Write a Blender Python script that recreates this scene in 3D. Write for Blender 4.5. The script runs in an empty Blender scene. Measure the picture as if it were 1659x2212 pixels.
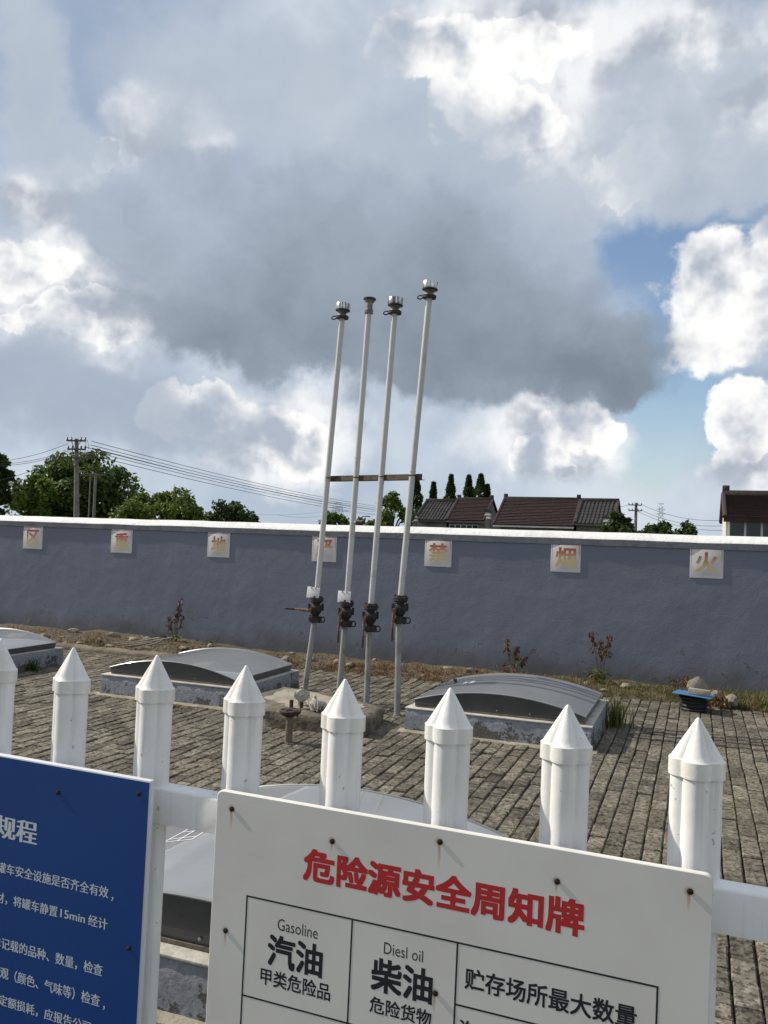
import bpy, bmesh, math, random
from mathutils import Vector, Matrix, noise as mnoise
R = math.radians
random.seed(7)
scene = bpy.context.scene
col = scene.collection

# ------------------------------------------------------------------ camera
# world: X runs along the yard wall, Y points at the wall, Z up, metres
ROLL, PITCH, YAW, EYE = R(2.0), R(1.95), R(20.65), 1.6
FOC, IW, IH = 1810.0, 1659.0, 2212.0
_f = Vector((-math.sin(YAW)*math.cos(PITCH), math.cos(YAW)*math.cos(PITCH), math.sin(PITCH)))
_r0 = Vector((math.cos(YAW), math.sin(YAW), 0))
_u0 = _r0.cross(_f)
CR = _r0*math.cos(ROLL) + _u0*math.sin(ROLL)
CU = _u0*math.cos(ROLL) - _r0*math.sin(ROLL)
cam_data = bpy.data.cameras.new('camera')
cam = bpy.data.objects.new('camera', cam_data)
col.objects.link(cam)
cam.matrix_world = Matrix(((CR.x, CU.x, -_f.x, 0), (CR.y, CU.y, -_f.y, 0), (CR.z, CU.z, -_f.z, EYE), (0, 0, 0, 1)))
cam_data.sensor_fit = 'VERTICAL'
cam_data.sensor_height = 24.0
cam_data.lens = FOC/IH*24.0
cam_data.clip_start = 0.05
cam_data.clip_end = 6000
scene.camera = cam

def at(px, py, Y):
    """the world point at depth Y that was measured at a spot of the photograph (1659 px wide)"""
    d = CR*((px-IW/2)/FOC) - CU*((py-IH/2)/FOC) + _f
    return Vector((0, 0, EYE)) + d*(Y/d.y)

# ------------------------------------------------------------------ sun, exposure
SUN_EL, SUN_AZ = R(40.0), R(4.2)          # shadows run along +X, turned a little towards the wall
sun_dir = Vector((-math.cos(SUN_EL)*math.cos(SUN_AZ), -math.cos(SUN_EL)*math.sin(SUN_AZ), math.sin(SUN_EL)))
sl = bpy.data.lights.new('sun', 'SUN')
sl.energy = 4.3
sl.angle = R(0.53)
sl.color = (1.0, 0.93, 0.80)
so = bpy.data.objects.new('sun', sl)
so.rotation_euler = sun_dir.to_track_quat('Z', 'Y').to_euler()
col.objects.link(so)
scene.view_settings.view_transform = 'Standard'
scene.view_settings.look = 'None'
scene.view_settings.exposure = 0.1
scene.view_settings.gamma = 1.0
scene.view_settings.use_curve_mapping = False

# ------------------------------------------------------------------ world: clear sky with cloud layers
world = bpy.data.worlds.new('World')
scene.world = world
world.use_nodes = True

class NT:
    """small helper to write node maths"""
    def __init__(s, tree):
        s.t = tree; s.n = tree.nodes; s.l = tree.links
    def node(s, kind, **kw):
        n = s.n.new(kind)
        for k, v in kw.items(): setattr(n, k, v)
        return n
    def put(s, sock, v):
        if hasattr(v, 'is_linked') or isinstance(v, bpy.types.NodeSocket): s.l.new(v, sock)
        else: sock.default_value = v
    def m(s, op, a, b=None, c=None, clamp=False):
        n = s.n.new('ShaderNodeMath'); n.operation = op; n.use_clamp = clamp
        for i, v in enumerate((a, b, c)):
            if v is not None: s.put(n.inputs[i], v)
        return n.outputs[0]
    def vm(s, op, a, b=None, out=0):
        n = s.n.new('ShaderNodeVectorMath'); n.operation = op
        s.put(n.inputs[0], a)
        if b is not None: s.put(n.inputs['Scale'] if op == 'SCALE' else n.inputs[1], b)
        return n.outputs['Value'] if op in ('DOT_PRODUCT', 'LENGTH') else n.outputs[0]
    def ss(s, x, lo, hi, a=0.0, b=1.0):
        n = s.n.new('ShaderNodeMapRange'); n.interpolation_type = 'SMOOTHSTEP'; n.clamp = True
        s.put(n.inputs[0], x)
        for i, v in enumerate((lo, hi, a, b)): s.put(n.inputs[i+1], v)
        return n.outputs[0]
    def mix(s, fac, a, b):
        n = s.n.new('ShaderNodeMix'); n.data_type = 'RGBA'
        s.put(n.inputs[0], fac); s.put(n.inputs[6], a); s.put(n.inputs[7], b)
        return n.outputs[2]
    def noise(s, vec, scale, detail=6, rough=0.55, lac=2.0, dist=0.0, out=0):
        n = s.n.new('ShaderNodeTexNoise'); n.noise_dimensions = '3D'
        if vec is not None: s.l.new(vec, n.inputs['Vector'])
        n.inputs['Scale'].default_value = scale; n.inputs['Detail'].default_value = detail
        n.inputs['Roughness'].default_value = rough; n.inputs['Lacunarity'].default_value = lac
        n.inputs['Distortion'].default_value = dist
        return n.outputs[out]

def c4(c): return (c[0], c[1], c[2], 1.0)
SKY_HOLES = [(-3.5, 18.9, 4.4, 2.2, 0), (-5.0, 20.0, 3.3, 1.7, 0), (1.0, 20.1, 4.2, 1.1, 0), (-2.3, 13.3, 2.0, 4.0, 0), (-1.0, 9.2, 4.2, 3.2, 0), (-2.1, 5.7, 3.4, 2.4, 0), (-30.0, 9.4, 1.2, 0.8, 0)]
SKY_WHITE_SOFT = [(-3.8, 27.2, 12.2, 6.2, 0), (-11.5, 31.4, 9.4, 2.9, 0), (-35.7, 25.5, 3.9, 3.1, 0), (-41.0, 14.8, 6.4, 4.8, 0), (-42.7, 20.5, 4.1, 2.9, 0), (-27.5, 7.2, 6.2, 3.4, 0), (-9.8, 6.8, 6.1, 2.8, 0), (3.7, 5.4, 2.4, 2.3, 0)]
SKY_WHITE = [(1.1, 15.6, 4.1, 4.6, 0), (3.8, 16.9, 3.2, 3.5, 0), (3.4, 8.5, 2.7, 2.4, 0), (2.6, 6.8, 1.9, 2.0, 0), (-33.7, 8.4, 3.3, 1.9, 0), (-29.8, 7.9, 3.1, 1.9, 0), (-26.8, 6.8, 2.8, 1.9, 0), (-7.6, 7.8, 3.3, 1.8, 0), (-11.3, 6.0, 2.2, 1.3, 0), (-9.5, 4.7, 1, 0.8, 0), (-44.1, 16.1, 3.0, 1.9, 0), (-40.6, 13.0, 3.9, 1.7, 0), (-17.5, 29.9, 4.2, 2.1, 0), (-14.2, 27.0, 4.1, 2.3, 0), (-12.2, 31.2, 5.0, 1.7, 0), (-5.4, 23.3, 3.3, 1.6, 0), (-39.7, 23.9, 1.1, 1.3, 0), (-44.2, 12.9, 1.9, 0.8, 0)]
SKY_GREY_SOFT = [(-30.3, 28.7, 10.2, 4.2, 0), (-19.8, 22.7, 9.5, 4.7, 0), (-9.6, 19.9, 3.4, 4.2, 0), (-40.1, 7.9, 10.1, 2.9, 0), (-11.2, 22.7, 5.9, 2.5, 0), (-44.1, 9.8, 4.5, 2.6, 0), (0.9, 23.0, 6.1, 2.3, 0), (-3.1, 25.9, 5.8, 2.8, 0), (-0.8, 23.4, 6.8, 2.8, 0), (-36.3, 7.0, 6.7, 1.8, 0), (-44.9, 26.9, 2.4, 4.5, 0), (-42.3, 23.2, 3.6, 2.0, 0), (1.9, 28.5, 3.3, 1.4, 0)]
SKY_GREY = [(-25.7, 18.1, 13.4, 5.5, 0), (-13.7, 12.8, 11.2, 3.2, 0), (-10.0, 11.7, 7.3, 2.3, 0), (-27.1, 13.8, 11.8, 2.7, 0), (-18.2, 15.6, 11.3, 3.9, 0), (-34.3, 22.3, 3.3, 2.4, 0), (-36.9, 19.2, 4.7, 3.3, 0), (-5.7, 11.4, 3.3, 1.8, 0)]

def build_sky():
    w = NT(world.node_tree)
    w.n.clear()
    out = w.node('ShaderNodeOutputWorld'); bg = w.node('ShaderNodeBackground')
    sky = w.node('ShaderNodeTexSky', sky_type='NISHITA', sun_disc=False)
    sky.sun_elevation = SUN_EL
    sky.sun_rotation = math.atan2(sun_dir.x, sun_dir.y)
    sky.air_density = 1.0; sky.dust_density = 0.8; sky.ozone_density = 1.2
    clear = w.vm('SCALE', sky.outputs[0], 0.125)
    D = w.vm('NORMALIZE', w.node('ShaderNodeTexCoord').outputs['Generated'])
    sep = w.node('ShaderNodeSeparateXYZ'); w.l.new(D, sep.inputs[0])
    X, Y, Z = sep.outputs
    # billowing: the direction itself is warped by noise before clouds are placed
    wa = w.vm('SUBTRACT', w.noise(D, 5.0, 4, 0.60, out=1), (0.5, 0.5, 0.5))
    wb = w.vm('SUBTRACT', w.noise(D, 19.0, 4, 0.64, out=1), (0.5, 0.5, 0.5))
    P = w.vm('ADD', w.vm('ADD', D, w.vm('SCALE', wa, 0.13)), w.vm('SCALE', wb, 0.055))
    ps = w.node('ShaderNodeSeparateXYZ'); w.l.new(P, ps.inputs[0])
    az = w.m('MULTIPLY', w.m('ARCTAN2', ps.outputs[0], ps.outputs[1]), 180/math.pi)
    el = w.m('MULTIPLY', w.m('ARCSINE', w.m('MAXIMUM', w.m('MINIMUM', ps.outputs[2], 1.0), -1.0)), 180/math.pi)

    cmb = w.node('ShaderNodeCombineXYZ'); w.l.new(az, cmb.inputs[0]); w.l.new(el, cmb.inputs[1])
    AE = cmb.outputs[0]
    def blob(a0, e0, ra, re, rot=0.0):
        """0 in the middle of a cloud centred at azimuth a0, elevation e0 (degrees), 1 at its rim"""
        n = w.n.new('ShaderNodeVectorMath'); n.operation = 'MULTIPLY_ADD'
        w.l.new(AE, n.inputs[0]); n.inputs[1].default_value = (1/ra, 1/re, 0); n.inputs[2].default_value = (-a0/ra, -e0/re, 0)
        return w.vm('LENGTH', n.outputs[0])
    def union(bs):
        r = bs[0]
        for b in bs[1:]:
            n = w.n.new('ShaderNodeMath'); n.operation = 'SMOOTH_MIN'
            w.put(n.inputs[0], r); w.put(n.inputs[1], b); n.inputs[2].default_value = 0.25; r = n.outputs[0]
        return w.m('SUBTRACT', 1.0, r)
    sunv = tuple(sun_dir*0.05)
    def relief(scale, amp, seed):
        """lit-from-the-sun shading of a cloud's billows"""
        q = w.vm('ADD', D, (seed, seed*0.7, seed*1.3))
        a = w.noise(q, scale, 4, 0.58); b = w.noise(w.vm('ADD', q, sunv), scale, 4, 0.58)
        return w.m('MULTIPLY', w.m('SUBTRACT', a, b), amp)

    # 1. thin high cloud over nearly the whole sky, with clear holes
    veil_n = w.noise(D, 2.6, 3, 0.55)
    holes = union([blob(*b) for b in SKY_HOLES])
    back = w.ss(blob(-20.0, 15.0, 40.0, 30.0), 0.85, 1.35)      # beyond the clouds in view the sky goes on with broken cloud of the same kind
    veil = w.ss(w.m('SUBTRACT', veil_n, w.m('MULTIPLY', w.m('ADD', w.m('MAXIMUM', holes, -0.4), 0.4), 0.42)), 0.06, 0.50)
    veil = w.m('MULTIPLY', veil, 0.93)
    vt = w.m('ADD', w.noise(w.vm('ADD', D, (3.1, 0.4, 1.2)), 3.2, 5, 0.58), w.m('MULTIPLY', w.ss(el, 0, 16), -0.05))
    veil_c = w.mix(w.ss(vt, 0.34, 0.66), (0.31, 0.39, 0.515, 1), (0.66, 0.71, 0.775, 1))
    colr = w.mix(veil, clear, veil_c)
    # horizon haze
    colr = w.mix(w.ss(el, -4, 12, 0.60, 0.0), colr, (0.60, 0.68, 0.78, 1))
    # 2. grey middle cloud
    def layer(base, blobs, lo, hi, dark, light, shade, alpha=1.0, extra=None):
        f = union([blob(*b) for b in blobs])
        if extra is not None: f = w.m('MAXIMUM', f, extra)
        a = w.m('MULTIPLY', w.ss(f, lo, hi), alpha)
        return w.mix(a, base, w.mix(shade(f), dark, light))
    far_n = w.noise(w.vm('MULTIPLY', P, (1.0, 1.0, 1.7)), 1.9, 3, 0.55)
    other = w.m('SUBTRACT', w.m('MULTIPLY', back, w.m('MULTIPLY', w.m('SUBTRACT', far_n, 0.42), 3.2)), 0.3)
    other_grey = w.m('SUBTRACT', w.m('MULTIPLY', back, w.m('MULTIPLY', w.m('SUBTRACT', w.noise(w.vm('ADD', P, (4.0, 2.0, 9.0)), 1.7, 3, 0.55), 0.44), 3.6)), 0.3)
    # 3. sunlit cumulus
    r1 = relief(9.0, 1.9, 1.7); n1 = w.noise(w.vm('ADD', P, (5.2, 1.1, 0.3)), 7.0, 5, 0.6)
    def sh_white(f):
        return w.ss(w.m('ADD', w.m('ADD', w.m('MULTIPLY', n1, 1.1), r1), w.m('MULTIPLY', w.ss(f, 0.0, 0.8), -0.20)), 0.13, 0.72)
    colr = layer(colr, SKY_WHITE_SOFT, -0.25, 0.40, (0.40, 0.44, 0.51, 1), (0.90, 0.91, 0.92, 1), sh_white, 0.92, other)
    colr = layer(colr, SKY_WHITE, -0.06, 0.12, (0.41, 0.46, 0.545, 1), (0.98, 0.97, 0.95, 1), sh_white, 0.98)
    # 4. the thick grey cloud in front of them
    n2 = w.noise(w.vm('ADD', w.vm('ADD', D, w.vm('SCALE', wb, 0.05)), (2.2, 7.1, 3.3)), 4.4, 5, 0.60)
    rise = w.m('MULTIPLY', w.ss(el, 10.0, 24.0), 0.62)             # the underside is the darkest part
    def sh_dark(f):
        k = w.m('ADD', rise, w.m('MULTIPLY', w.m('SUBTRACT', n2, 0.5), 1.5))
        return w.m('ADD', w.m('SUBTRACT', k, w.m('MULTIPLY', w.ss(f, -0.2, 0.7), 0.22)), 0.30, clamp=True)
    colr = layer(colr, SKY_GREY_SOFT, -0.30, 0.40, (0.34, 0.405, 0.50, 1), (0.50, 0.555, 0.635, 1), sh_dark, 0.85)
    colr = layer(colr, SKY_GREY, -0.26, 0.14, (0.190, 0.232, 0.282, 1), (0.41, 0.475, 0.570, 1), sh_dark, 0.97, other_grey)
    w.l.new(colr, bg.inputs[0]); bg.inputs[1].default_value = 1.0
    w.l.new(bg.outputs[0], out.inputs[0])
build_sky()
world.cycles.sampling_method = 'NONE'      # an even cloudy sky needs no importance map
scene.cycles.max_bounces = 6
scene.cycles.diffuse_bounces = 3

# ------------------------------------------------------------------ helpers: materials
def mat(name, c, rough=0.6, metal=0.0, c2=None, vs=6.0, lo=0.4, hi=0.62, bump=0.0, bs=60.0, spec=0.5, coat=0.0,
        c3=None, vs3=40.0, lo3=0.55, hi3=0.7, tint=False, det=6):
    m = bpy.data.materials.new(name); m.use_nodes = True
    t = NT(m.node_tree); b = t.n['Principled BSDF']
    b.inputs['Roughness'].default_value = rough; b.inputs['Metallic'].default_value = metal
    b.inputs['Specular IOR Level'].default_value = spec
    b.inputs['Coat Weight'].default_value = coat
    pos = t.node('ShaderNodeNewGeometry').outputs['Position']
    cc = c4(c)
    if c2 is not None: cc = t.mix(t.ss(t.noise(pos, vs, det, 0.6), lo, hi), c4(c), c4(c2))
    if c3 is not None: cc = t.mix(t.ss(t.noise(t.vm('ADD', pos, (3.3, 7.7, 1.9)), vs3, 5, 0.6), lo3, hi3), cc, c4(c3))
    if tint:
        a = t.node('ShaderNodeAttribute', attribute_name='tint').outputs['Fac']
        cc = t.vm('SCALE', cc, t.m('ADD', 0.6, t.m('MULTIPLY', a, 0.8)))
    t.put(b.inputs['Base Color'], cc)
    if bump:
        bn = t.node('ShaderNodeBump'); bn.inputs['Strength'].default_value = 1.0; bn.inputs['Distance'].default_value = bump
        t.l.new(t.noise(pos, bs, 6, 0.6), bn.inputs['Height']); t.l.new(bn.outputs[0], b.inputs['Normal'])
    m['nt'] = 0
    return m

# ------------------------------------------------------------------ helpers: meshes
class MB:
    def __init__(s): s.v = []; s.f = []; s.tint = []
    def add(s, vs, fs, tint=None):
        o = len(s.v); s.v.extend(vs); s.f.extend([tuple(i+o for i in f) for f in fs])
        if tint is not None: s.tint.extend([tint]*len(fs))
        return s
    def box(s, c, d, M=None, ch=0.0):
        """a box, chamfered by ch"""
        hx, hy, hz = d[0]/2, d[1]/2, d[2]/2
        c = Vector(c)
        if ch <= 0:
            vs = [Vector((x*hx, y*hy, z*hz)) for x in (-1, 1) for y in (-1, 1) for z in (-1, 1)]
            fs = [(0,1,3,2), (4,6,7,5), (0,4,5,1), (2,3,7,6), (0,2,6,4), (1,5,7,3)]
        else:
            bm = bmesh.new(); bmesh.ops.create_cube(bm, size=1.0)
            for v in bm.verts: v.co = Vector((v.co.x*d[0], v.co.y*d[1], v.co.z*d[2]))
            bmesh.ops.bevel(bm, geom=bm.edges[:], offset=ch, segments=2, affect='EDGES', profile=0.5)
            bm.verts.index_update()
            vs = [v.co.copy() for v in bm.verts]; fs = [[v.index for v in f.verts] for f in bm.faces]; bm.free()
        if M is not None: vs = [M @ v for v in vs]
        return s.add([v+c for v in vs], fs)
    def cyl(s, p0, p1, r0, r1=None, n=16, caps=True, phase=0.0):
        p0, p1 = Vector(p0), Vector(p1); r1 = r0 if r1 is None else r1
        d = (p1-p0).normalized(); a = d.orthogonal().normalized(); b = d.cross(a)
        vs = []
        for p, r in ((p0, r0), (p1, r1)):
            for i in range(n):
                t = 2*math.pi*i/n+phase
                vs.append(p + (a*math.cos(t)+b*math.sin(t))*r)
        fs = [(i, (i+1) % n, n+(i+1) % n, n+i) for i in range(n)]
        if caps: fs += [tuple(range(n-1, -1, -1)), tuple(range(n, 2*n))]
        return s.add(vs, fs)
    def tube(s, pts, r, n=8, closed=False):
        pts = [Vector(p) for p in pts]; k = len(pts); vs = []; fs = []
        rr = r if isinstance(r, (list, tuple)) else [r]*k
        prev = None
        for i, p in enumerate(pts):
            if closed: d = pts[(i+1) % k]-pts[i-1]
            else: d = pts[min(i+1, k-1)]-pts[max(i-1, 0)]
            d.normalize()
            a = d.orthogonal().normalized() if prev is None else (prev - d*prev.dot(d)).normalized()
            prev = a; b = d.cross(a)
            for j in range(n):
                t = 2*math.pi*j/n; vs.append(p+(a*math.cos(t)+b*math.sin(t))*rr[i])
        for i in range(k if closed else k-1):
            i2 = (i+1) % k
            for j in range(n): fs.append((i*n+j, i*n+(j+1) % n, i2*n+(j+1) % n, i2*n+j))
        if not closed: fs += [tuple(range(n-1, -1, -1)), tuple(range((k-1)*n, k*n))]
        return s.add(vs, fs)
    def lathe(s, prof, n=24, M=None, caps=True):
        """prof: list of (radius, height) turned round Z, placed by matrix M"""
        vs = []; fs = []; k = len(prof)
        for r, z in prof:
            for j in range(n):
                t = 2*math.pi*j/n; vs.append(Vector((r*math.cos(t), r*math.sin(t), z)))
        for i in range(k-1):
            for j in range(n): fs.append((i*n+j, i*n+(j+1) % n, (i+1)*n+(j+1) % n, (i+1)*n+j))
        if caps: fs += [tuple(range(n-1, -1, -1)), tuple(range((k-1)*n, k*n))]
        if M is not None: vs = [M @ v for v in vs]
        return s.add(vs, fs)
    def loft(s, rings, caps=True):
        n = len(rings[0]); k = len(rings); vs = [Vector(p) for r in rings for p in r]; fs = []
        for i in range(k-1):
            for j in range(n): fs.append((i*n+j, i*n+(j+1) % n, (i+1)*n+(j+1) % n, (i+1)*n+j))
        if caps: fs += [tuple(range(n-1, -1, -1)), tuple(range((k-1)*n, k*n))]
        return s.add(vs, fs)
    def shift(s, d):
        d = Vector(d); s.v = [Vector(v)+d for v in s.v]; return s

def part(name, mb, m, parent=None, smooth=35, origin=None):
    me = bpy.data.meshes.new(name)
    vs = mb.v
    if origin is not None: vs = [Vector(v)-Vector(origin) for v in vs]
    me.from_pydata([tuple(v) for v in vs], [], mb.f)
    if mb.tint and len(mb.tint) == len(mb.f):
        at_ = me.attributes.new('tint', 'FLOAT', 'FACE'); at_.data.foreach_set('value', mb.tint)
    me.materials.append(m)
    if smooth:
        me.polygons.foreach_set('use_smooth', [True]*len(me.polygons))
        me.set_sharp_from_angle(angle=R(smooth))
    me.update()
    o = bpy.data.objects.new(name, me); col.objects.link(o)
    if parent is not None: o.parent = parent
    elif origin is not None: o.location = origin
    return o

def tag(o, label=None, cat=None, group=None, kind=None):
    if label: o['label'] = label
    if cat: o['category'] = cat
    if group: o['group'] = group
    if kind: o['kind'] = kind
    return o
def thing(name, label, cat, loc=(0, 0, 0), group=None, rot=(0, 0, 0)):
    o = bpy.data.objects.new(name, None); o.empty_display_size = 0.1
    o.location = loc; o.rotation_euler = rot; col.objects.link(o)
    return tag(o, label, cat, group)
def fbm(x, y, z=0.0, o=4): return mnoise.fractal(Vector((x, y, z)), 1.0, 2.0, o)

# lettering: glyph outlines of the built-in font, turned into flat meshes
def glyphs(body, weight=0.0):
    cu = bpy.data.curves.new('lettering', 'FONT'); cu.body = body; cu.offset = weight; cu.resolution_u = 3
    o = bpy.data.objects.new('lettering', cu); col.objects.link(o)
    bpy.context.view_layer.update()
    me = o.to_mesh()
    vs = [v.co.copy() for v in me.vertices]; fs = [tuple(p.vertices) for p in me.polygons]
    o.to_mesh_clear(); bpy.data.objects.remove(o); bpy.data.curves.remove(cu)
    return vs, fs
def print_text(mb, body, u0, u1, v0, v1, y, weight=0.0, upright=False):
    """fit a line of lettering into the box u0..u1, v0..v1 of a panel that faces -Y"""
    vs, fs = glyphs(body)
    x0, x1 = min(v.x for v in vs), max(v.x for v in vs); z0, z1 = min(v.y for v in vs), max(v.y for v in vs)
    kx, kz = (u1-u0)/(x1-x0), (v1-v0)/(z1-z0)
    offs = [(0, 0)]
    if weight > 0:                                          # heavier strokes: the outline set again, a hair to each side
        offs += [(weight*a, weight*b) for a in (-1, 0, 1) for b in ((0,) if upright else (-1, 0, 1)) if a or b]   # upright: heavy verticals, thin horizontals
    for i, (ox, oz) in enumerate(offs):
        mb.add([Vector((u0+(v.x-x0+ox)*kx, y-0.00001*i, v0+(v.y-z0+oz)*kz)) for v in vs], fs)
    return mb

# ------------------------------------------------------------------ materials
M = {}
def pvc_material():
    """white plastic with dust, vertical rain streaks and scuffs"""
    m = bpy.data.materials.new('weathered_white_pvc'); m.use_nodes = True
    t = NT(m.node_tree); b = t.n['Principled BSDF']; pos = t.node('ShaderNodeNewGeometry').outputs['Position']
    c = t.mix(t.ss(t.noise(pos, 6, 5, 0.6), 0.4, 0.75), (0.86, 0.855, 0.84, 1), (0.79, 0.78, 0.76, 1))
    c = t.mix(t.ss(t.noise(t.vm('MULTIPLY', pos, (170, 170, 5)), 1.0, 4, 0.6), 0.53, 0.80, 0, 0.45), c, (0.52, 0.495, 0.45, 1))
    c = t.mix(t.ss(t.noise(t.vm('ADD', pos, (5, 1, 2)), 60, 4, 0.65), 0.675, 0.70, 0, 0.7), c, (0.33, 0.30, 0.26, 1))
    t.put(b.inputs['Base Color'], c)
    t.put(b.inputs['Roughness'], t.ss(t.noise(pos, 25, 4, 0.6), 0.3, 0.7, 0.30, 0.55))
    bn = t.node('ShaderNodeBump'); bn.inputs['Distance'].default_value = 0.0012
    t.l.new(t.noise(pos, 30, 3, 0.5), bn.inputs['Height']); t.l.new(bn.outputs[0], b.inputs['Normal'])
    return m
M['pvc'] = pvc_material()
M['pvc_cap'] = mat('yellowed_pvc_cap', (0.82, 0.80, 0.765), 0.36, c2=(0.73, 0.70, 0.65), vs=16, lo=0.42, hi=0.72, bump=0.0008, bs=60, c3=(0.42, 0.38, 0.32), vs3=110, lo3=0.70, hi3=0.74)
M['red_print'] = mat('red_print', (0.50, 0.025, 0.03), 0.5)
M['black_print'] = mat('black_print', (0.018, 0.018, 0.026), 0.5)
M['white_print'] = mat('pale_print', (0.62, 0.66, 0.70), 0.5)
M['blue_panel'] = mat('blue_panel', (0.007, 0.052, 0.225), 0.42, c2=(0.010, 0.062, 0.245), vs=4, lo=0.35, hi=0.7)
M['rust'] = mat('rusty_steel', (0.040, 0.025, 0.019), 0.8, c2=(0.090, 0.050, 0.028), vs=60, lo=0.45, hi=0.7, bump=0.002, bs=160)
M['screw'] = mat('rusty_screw', (0.014, 0.007, 0.005), 0.85, c2=(0.035, 0.014, 0.007), vs=300)
M['valve'] = mat('dirty_black_iron', (0.016, 0.014, 0.013), 0.7, c2=(0.055, 0.034, 0.022), vs=30, lo=0.5, hi=0.75, bump=0.002, bs=120)
M['flange'] = mat('oily_rusty_flange', (0.026, 0.021, 0.018), 0.7, c2=(0.085, 0.044, 0.024), vs=28, lo=0.45, hi=0.7, bump=0.002, bs=150)
M['lever'] = mat('pale_rusty_lever', (0.19, 0.125, 0.095), 0.7, c2=(0.09, 0.045, 0.03), vs=70)
M['grip'] = mat('dark_red_grip', (0.045, 0.020, 0.016), 0.7, c2=(0.09, 0.04, 0.03), vs=60)
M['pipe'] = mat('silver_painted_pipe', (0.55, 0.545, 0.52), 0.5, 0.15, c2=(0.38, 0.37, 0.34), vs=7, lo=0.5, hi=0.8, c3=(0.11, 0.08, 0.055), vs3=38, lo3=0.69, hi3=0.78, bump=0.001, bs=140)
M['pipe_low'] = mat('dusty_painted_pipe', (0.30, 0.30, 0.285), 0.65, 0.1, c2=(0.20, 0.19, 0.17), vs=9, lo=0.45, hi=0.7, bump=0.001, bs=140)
def drum_material():
    m = bpy.data.materials.new('brushed_steel_reflections'); m.use_nodes = True
    t = NT(m.node_tree); b = t.n['Principled BSDF']; pos = t.node('ShaderNodeNewGeometry').outputs['Position']
    n = t.noise(t.vm('MULTIPLY', pos, (60, 60, 2)), 1.0, 3, 0.6)
    t.put(b.inputs['Base Color'], t.mix(t.ss(n, 0.40, 0.60), (0.16, 0.155, 0.15, 1), (0.74, 0.73, 0.71, 1)))  # upright dark and bright bands in the colour stand in for reflections
    b.inputs['Metallic'].default_value = 1.0; b.inputs['Roughness'].default_value = 0.30
    return m
M['chrome'] = drum_material()
M['black'] = mat('black_rubber', (0.014, 0.014, 0.015), 0.55)
M['tagwhite'] = mat('white_tag', (0.66, 0.66, 0.69), 0.5)
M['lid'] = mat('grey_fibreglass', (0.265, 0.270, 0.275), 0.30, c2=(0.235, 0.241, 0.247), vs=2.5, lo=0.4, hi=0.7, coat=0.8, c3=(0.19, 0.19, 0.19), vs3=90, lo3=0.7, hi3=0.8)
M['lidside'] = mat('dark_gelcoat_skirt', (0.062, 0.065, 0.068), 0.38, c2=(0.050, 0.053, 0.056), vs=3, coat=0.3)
M['block'] = mat('rough_concrete', (0.115, 0.095, 0.068), 0.9, c2=(0.19, 0.165, 0.12), vs=5, lo=0.4, hi=0.65, bump=0.02, bs=22, c3=(0.055, 0.05, 0.042), vs3=14, lo3=0.52, hi3=0.66)
M['mortar'] = mat('pale_mortar', (0.34, 0.305, 0.245), 0.9, c2=(0.24, 0.21, 0.165), vs=10, bump=0.006, bs=50)
M['stone'] = mat('pale_stone', (0.27, 0.24, 0.19), 0.9, c2=(0.22, 0.19, 0.14), vs=9, bump=0.01, bs=40)
M['brick'] = mat('concrete_brick', (0.36, 0.32, 0.25), 0.9, c2=(0.27, 0.23, 0.17), vs=20, bump=0.004, bs=90)
M['coupling'] = mat('chipped_white_paint', (0.44, 0.42, 0.37), 0.5, c2=(0.42, 0.38, 0.31), vs=25, c3=(0.09, 0.06, 0.04), vs3=70, lo3=0.62, hi3=0.7)
M['blueboard'] = mat('pale_blue_board', (0.065, 0.19, 0.38), 0.55, c2=(0.05, 0.15, 0.31), vs=12)
M['angle'] = mat('rusty_angle_iron', (0.10, 0.075, 0.05), 0.7, 0.2, c2=(0.055, 0.045, 0.035), vs=16, c3=(0.19, 0.14, 0.07), vs3=24, lo3=0.55, hi3=0.7)
M['bed'] = mat('dark_joint_soil', (0.022, 0.019, 0.015), 1.0)
M['soil'] = mat('dry_soil', (0.125, 0.098, 0.068), 1.0, c2=(0.075, 0.060, 0.043), vs=12, bump=0.02, bs=30)
M['kerb'] = mat('weathered_kerb', (0.13, 0.105, 0.075), 0.95, c2=(0.20, 0.17, 0.12), vs=7, bump=0.012, bs=35)

def paver_material():
    m = bpy.data.materials.new('lichen_covered_paver'); m.use_nodes = True
    t = NT(m.node_tree); b = t.n['Principled BSDF']
    pos = t.node('ShaderNodeNewGeometry').outputs['Position']
    st = t.vm('MULTIPLY', pos, (1.0, 1.0, 1.0))
    a = t.node('ShaderNodeAttribute', attribute_name='tint').outputs['Fac']
    base = t.mix(t.ss(t.noise(pos, 1.3, 4, 0.5), 0.35, 0.65), (0.112, 0.099, 0.079, 1), (0.146, 0.124, 0.094, 1))
    base = t.mix(t.ss(t.noise(st, 22, 6, 0.7), 0.46, 0.62), base, (0.212, 0.196, 0.154, 1))            # pale lichen
    base = t.mix(t.ss(t.noise(t.vm('ADD', st, (9, 4, 2)), 38, 5, 0.62), 0.50, 0.60, 0, 0.9), base, (0.040, 0.036, 0.029, 1))   # dark moss spots
    base = t.mix(t.ss(t.noise(t.vm('ADD', st, (1, 8, 5)), 5, 5, 0.6), 0.50, 0.70, 0, 0.6), base, (0.060, 0.054, 0.042, 1))
    base = t.vm('SCALE', base, t.m('ADD', 0.60, t.m('MULTIPLY', a, 1.0)))
    t.put(b.inputs['Base Color'], base)
    b.inputs['Roughness'].default_value = 0.95; b.inputs['Specular IOR Level'].default_value = 0.2
    bn = t.node('ShaderNodeBump'); bn.inputs['Distance'].default_value = 0.006
    t.l.new(t.noise(st, 60, 6, 0.65), bn.inputs['Height']); t.l.new(bn.outputs[0], b.inputs['Normal'])
    return m
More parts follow.
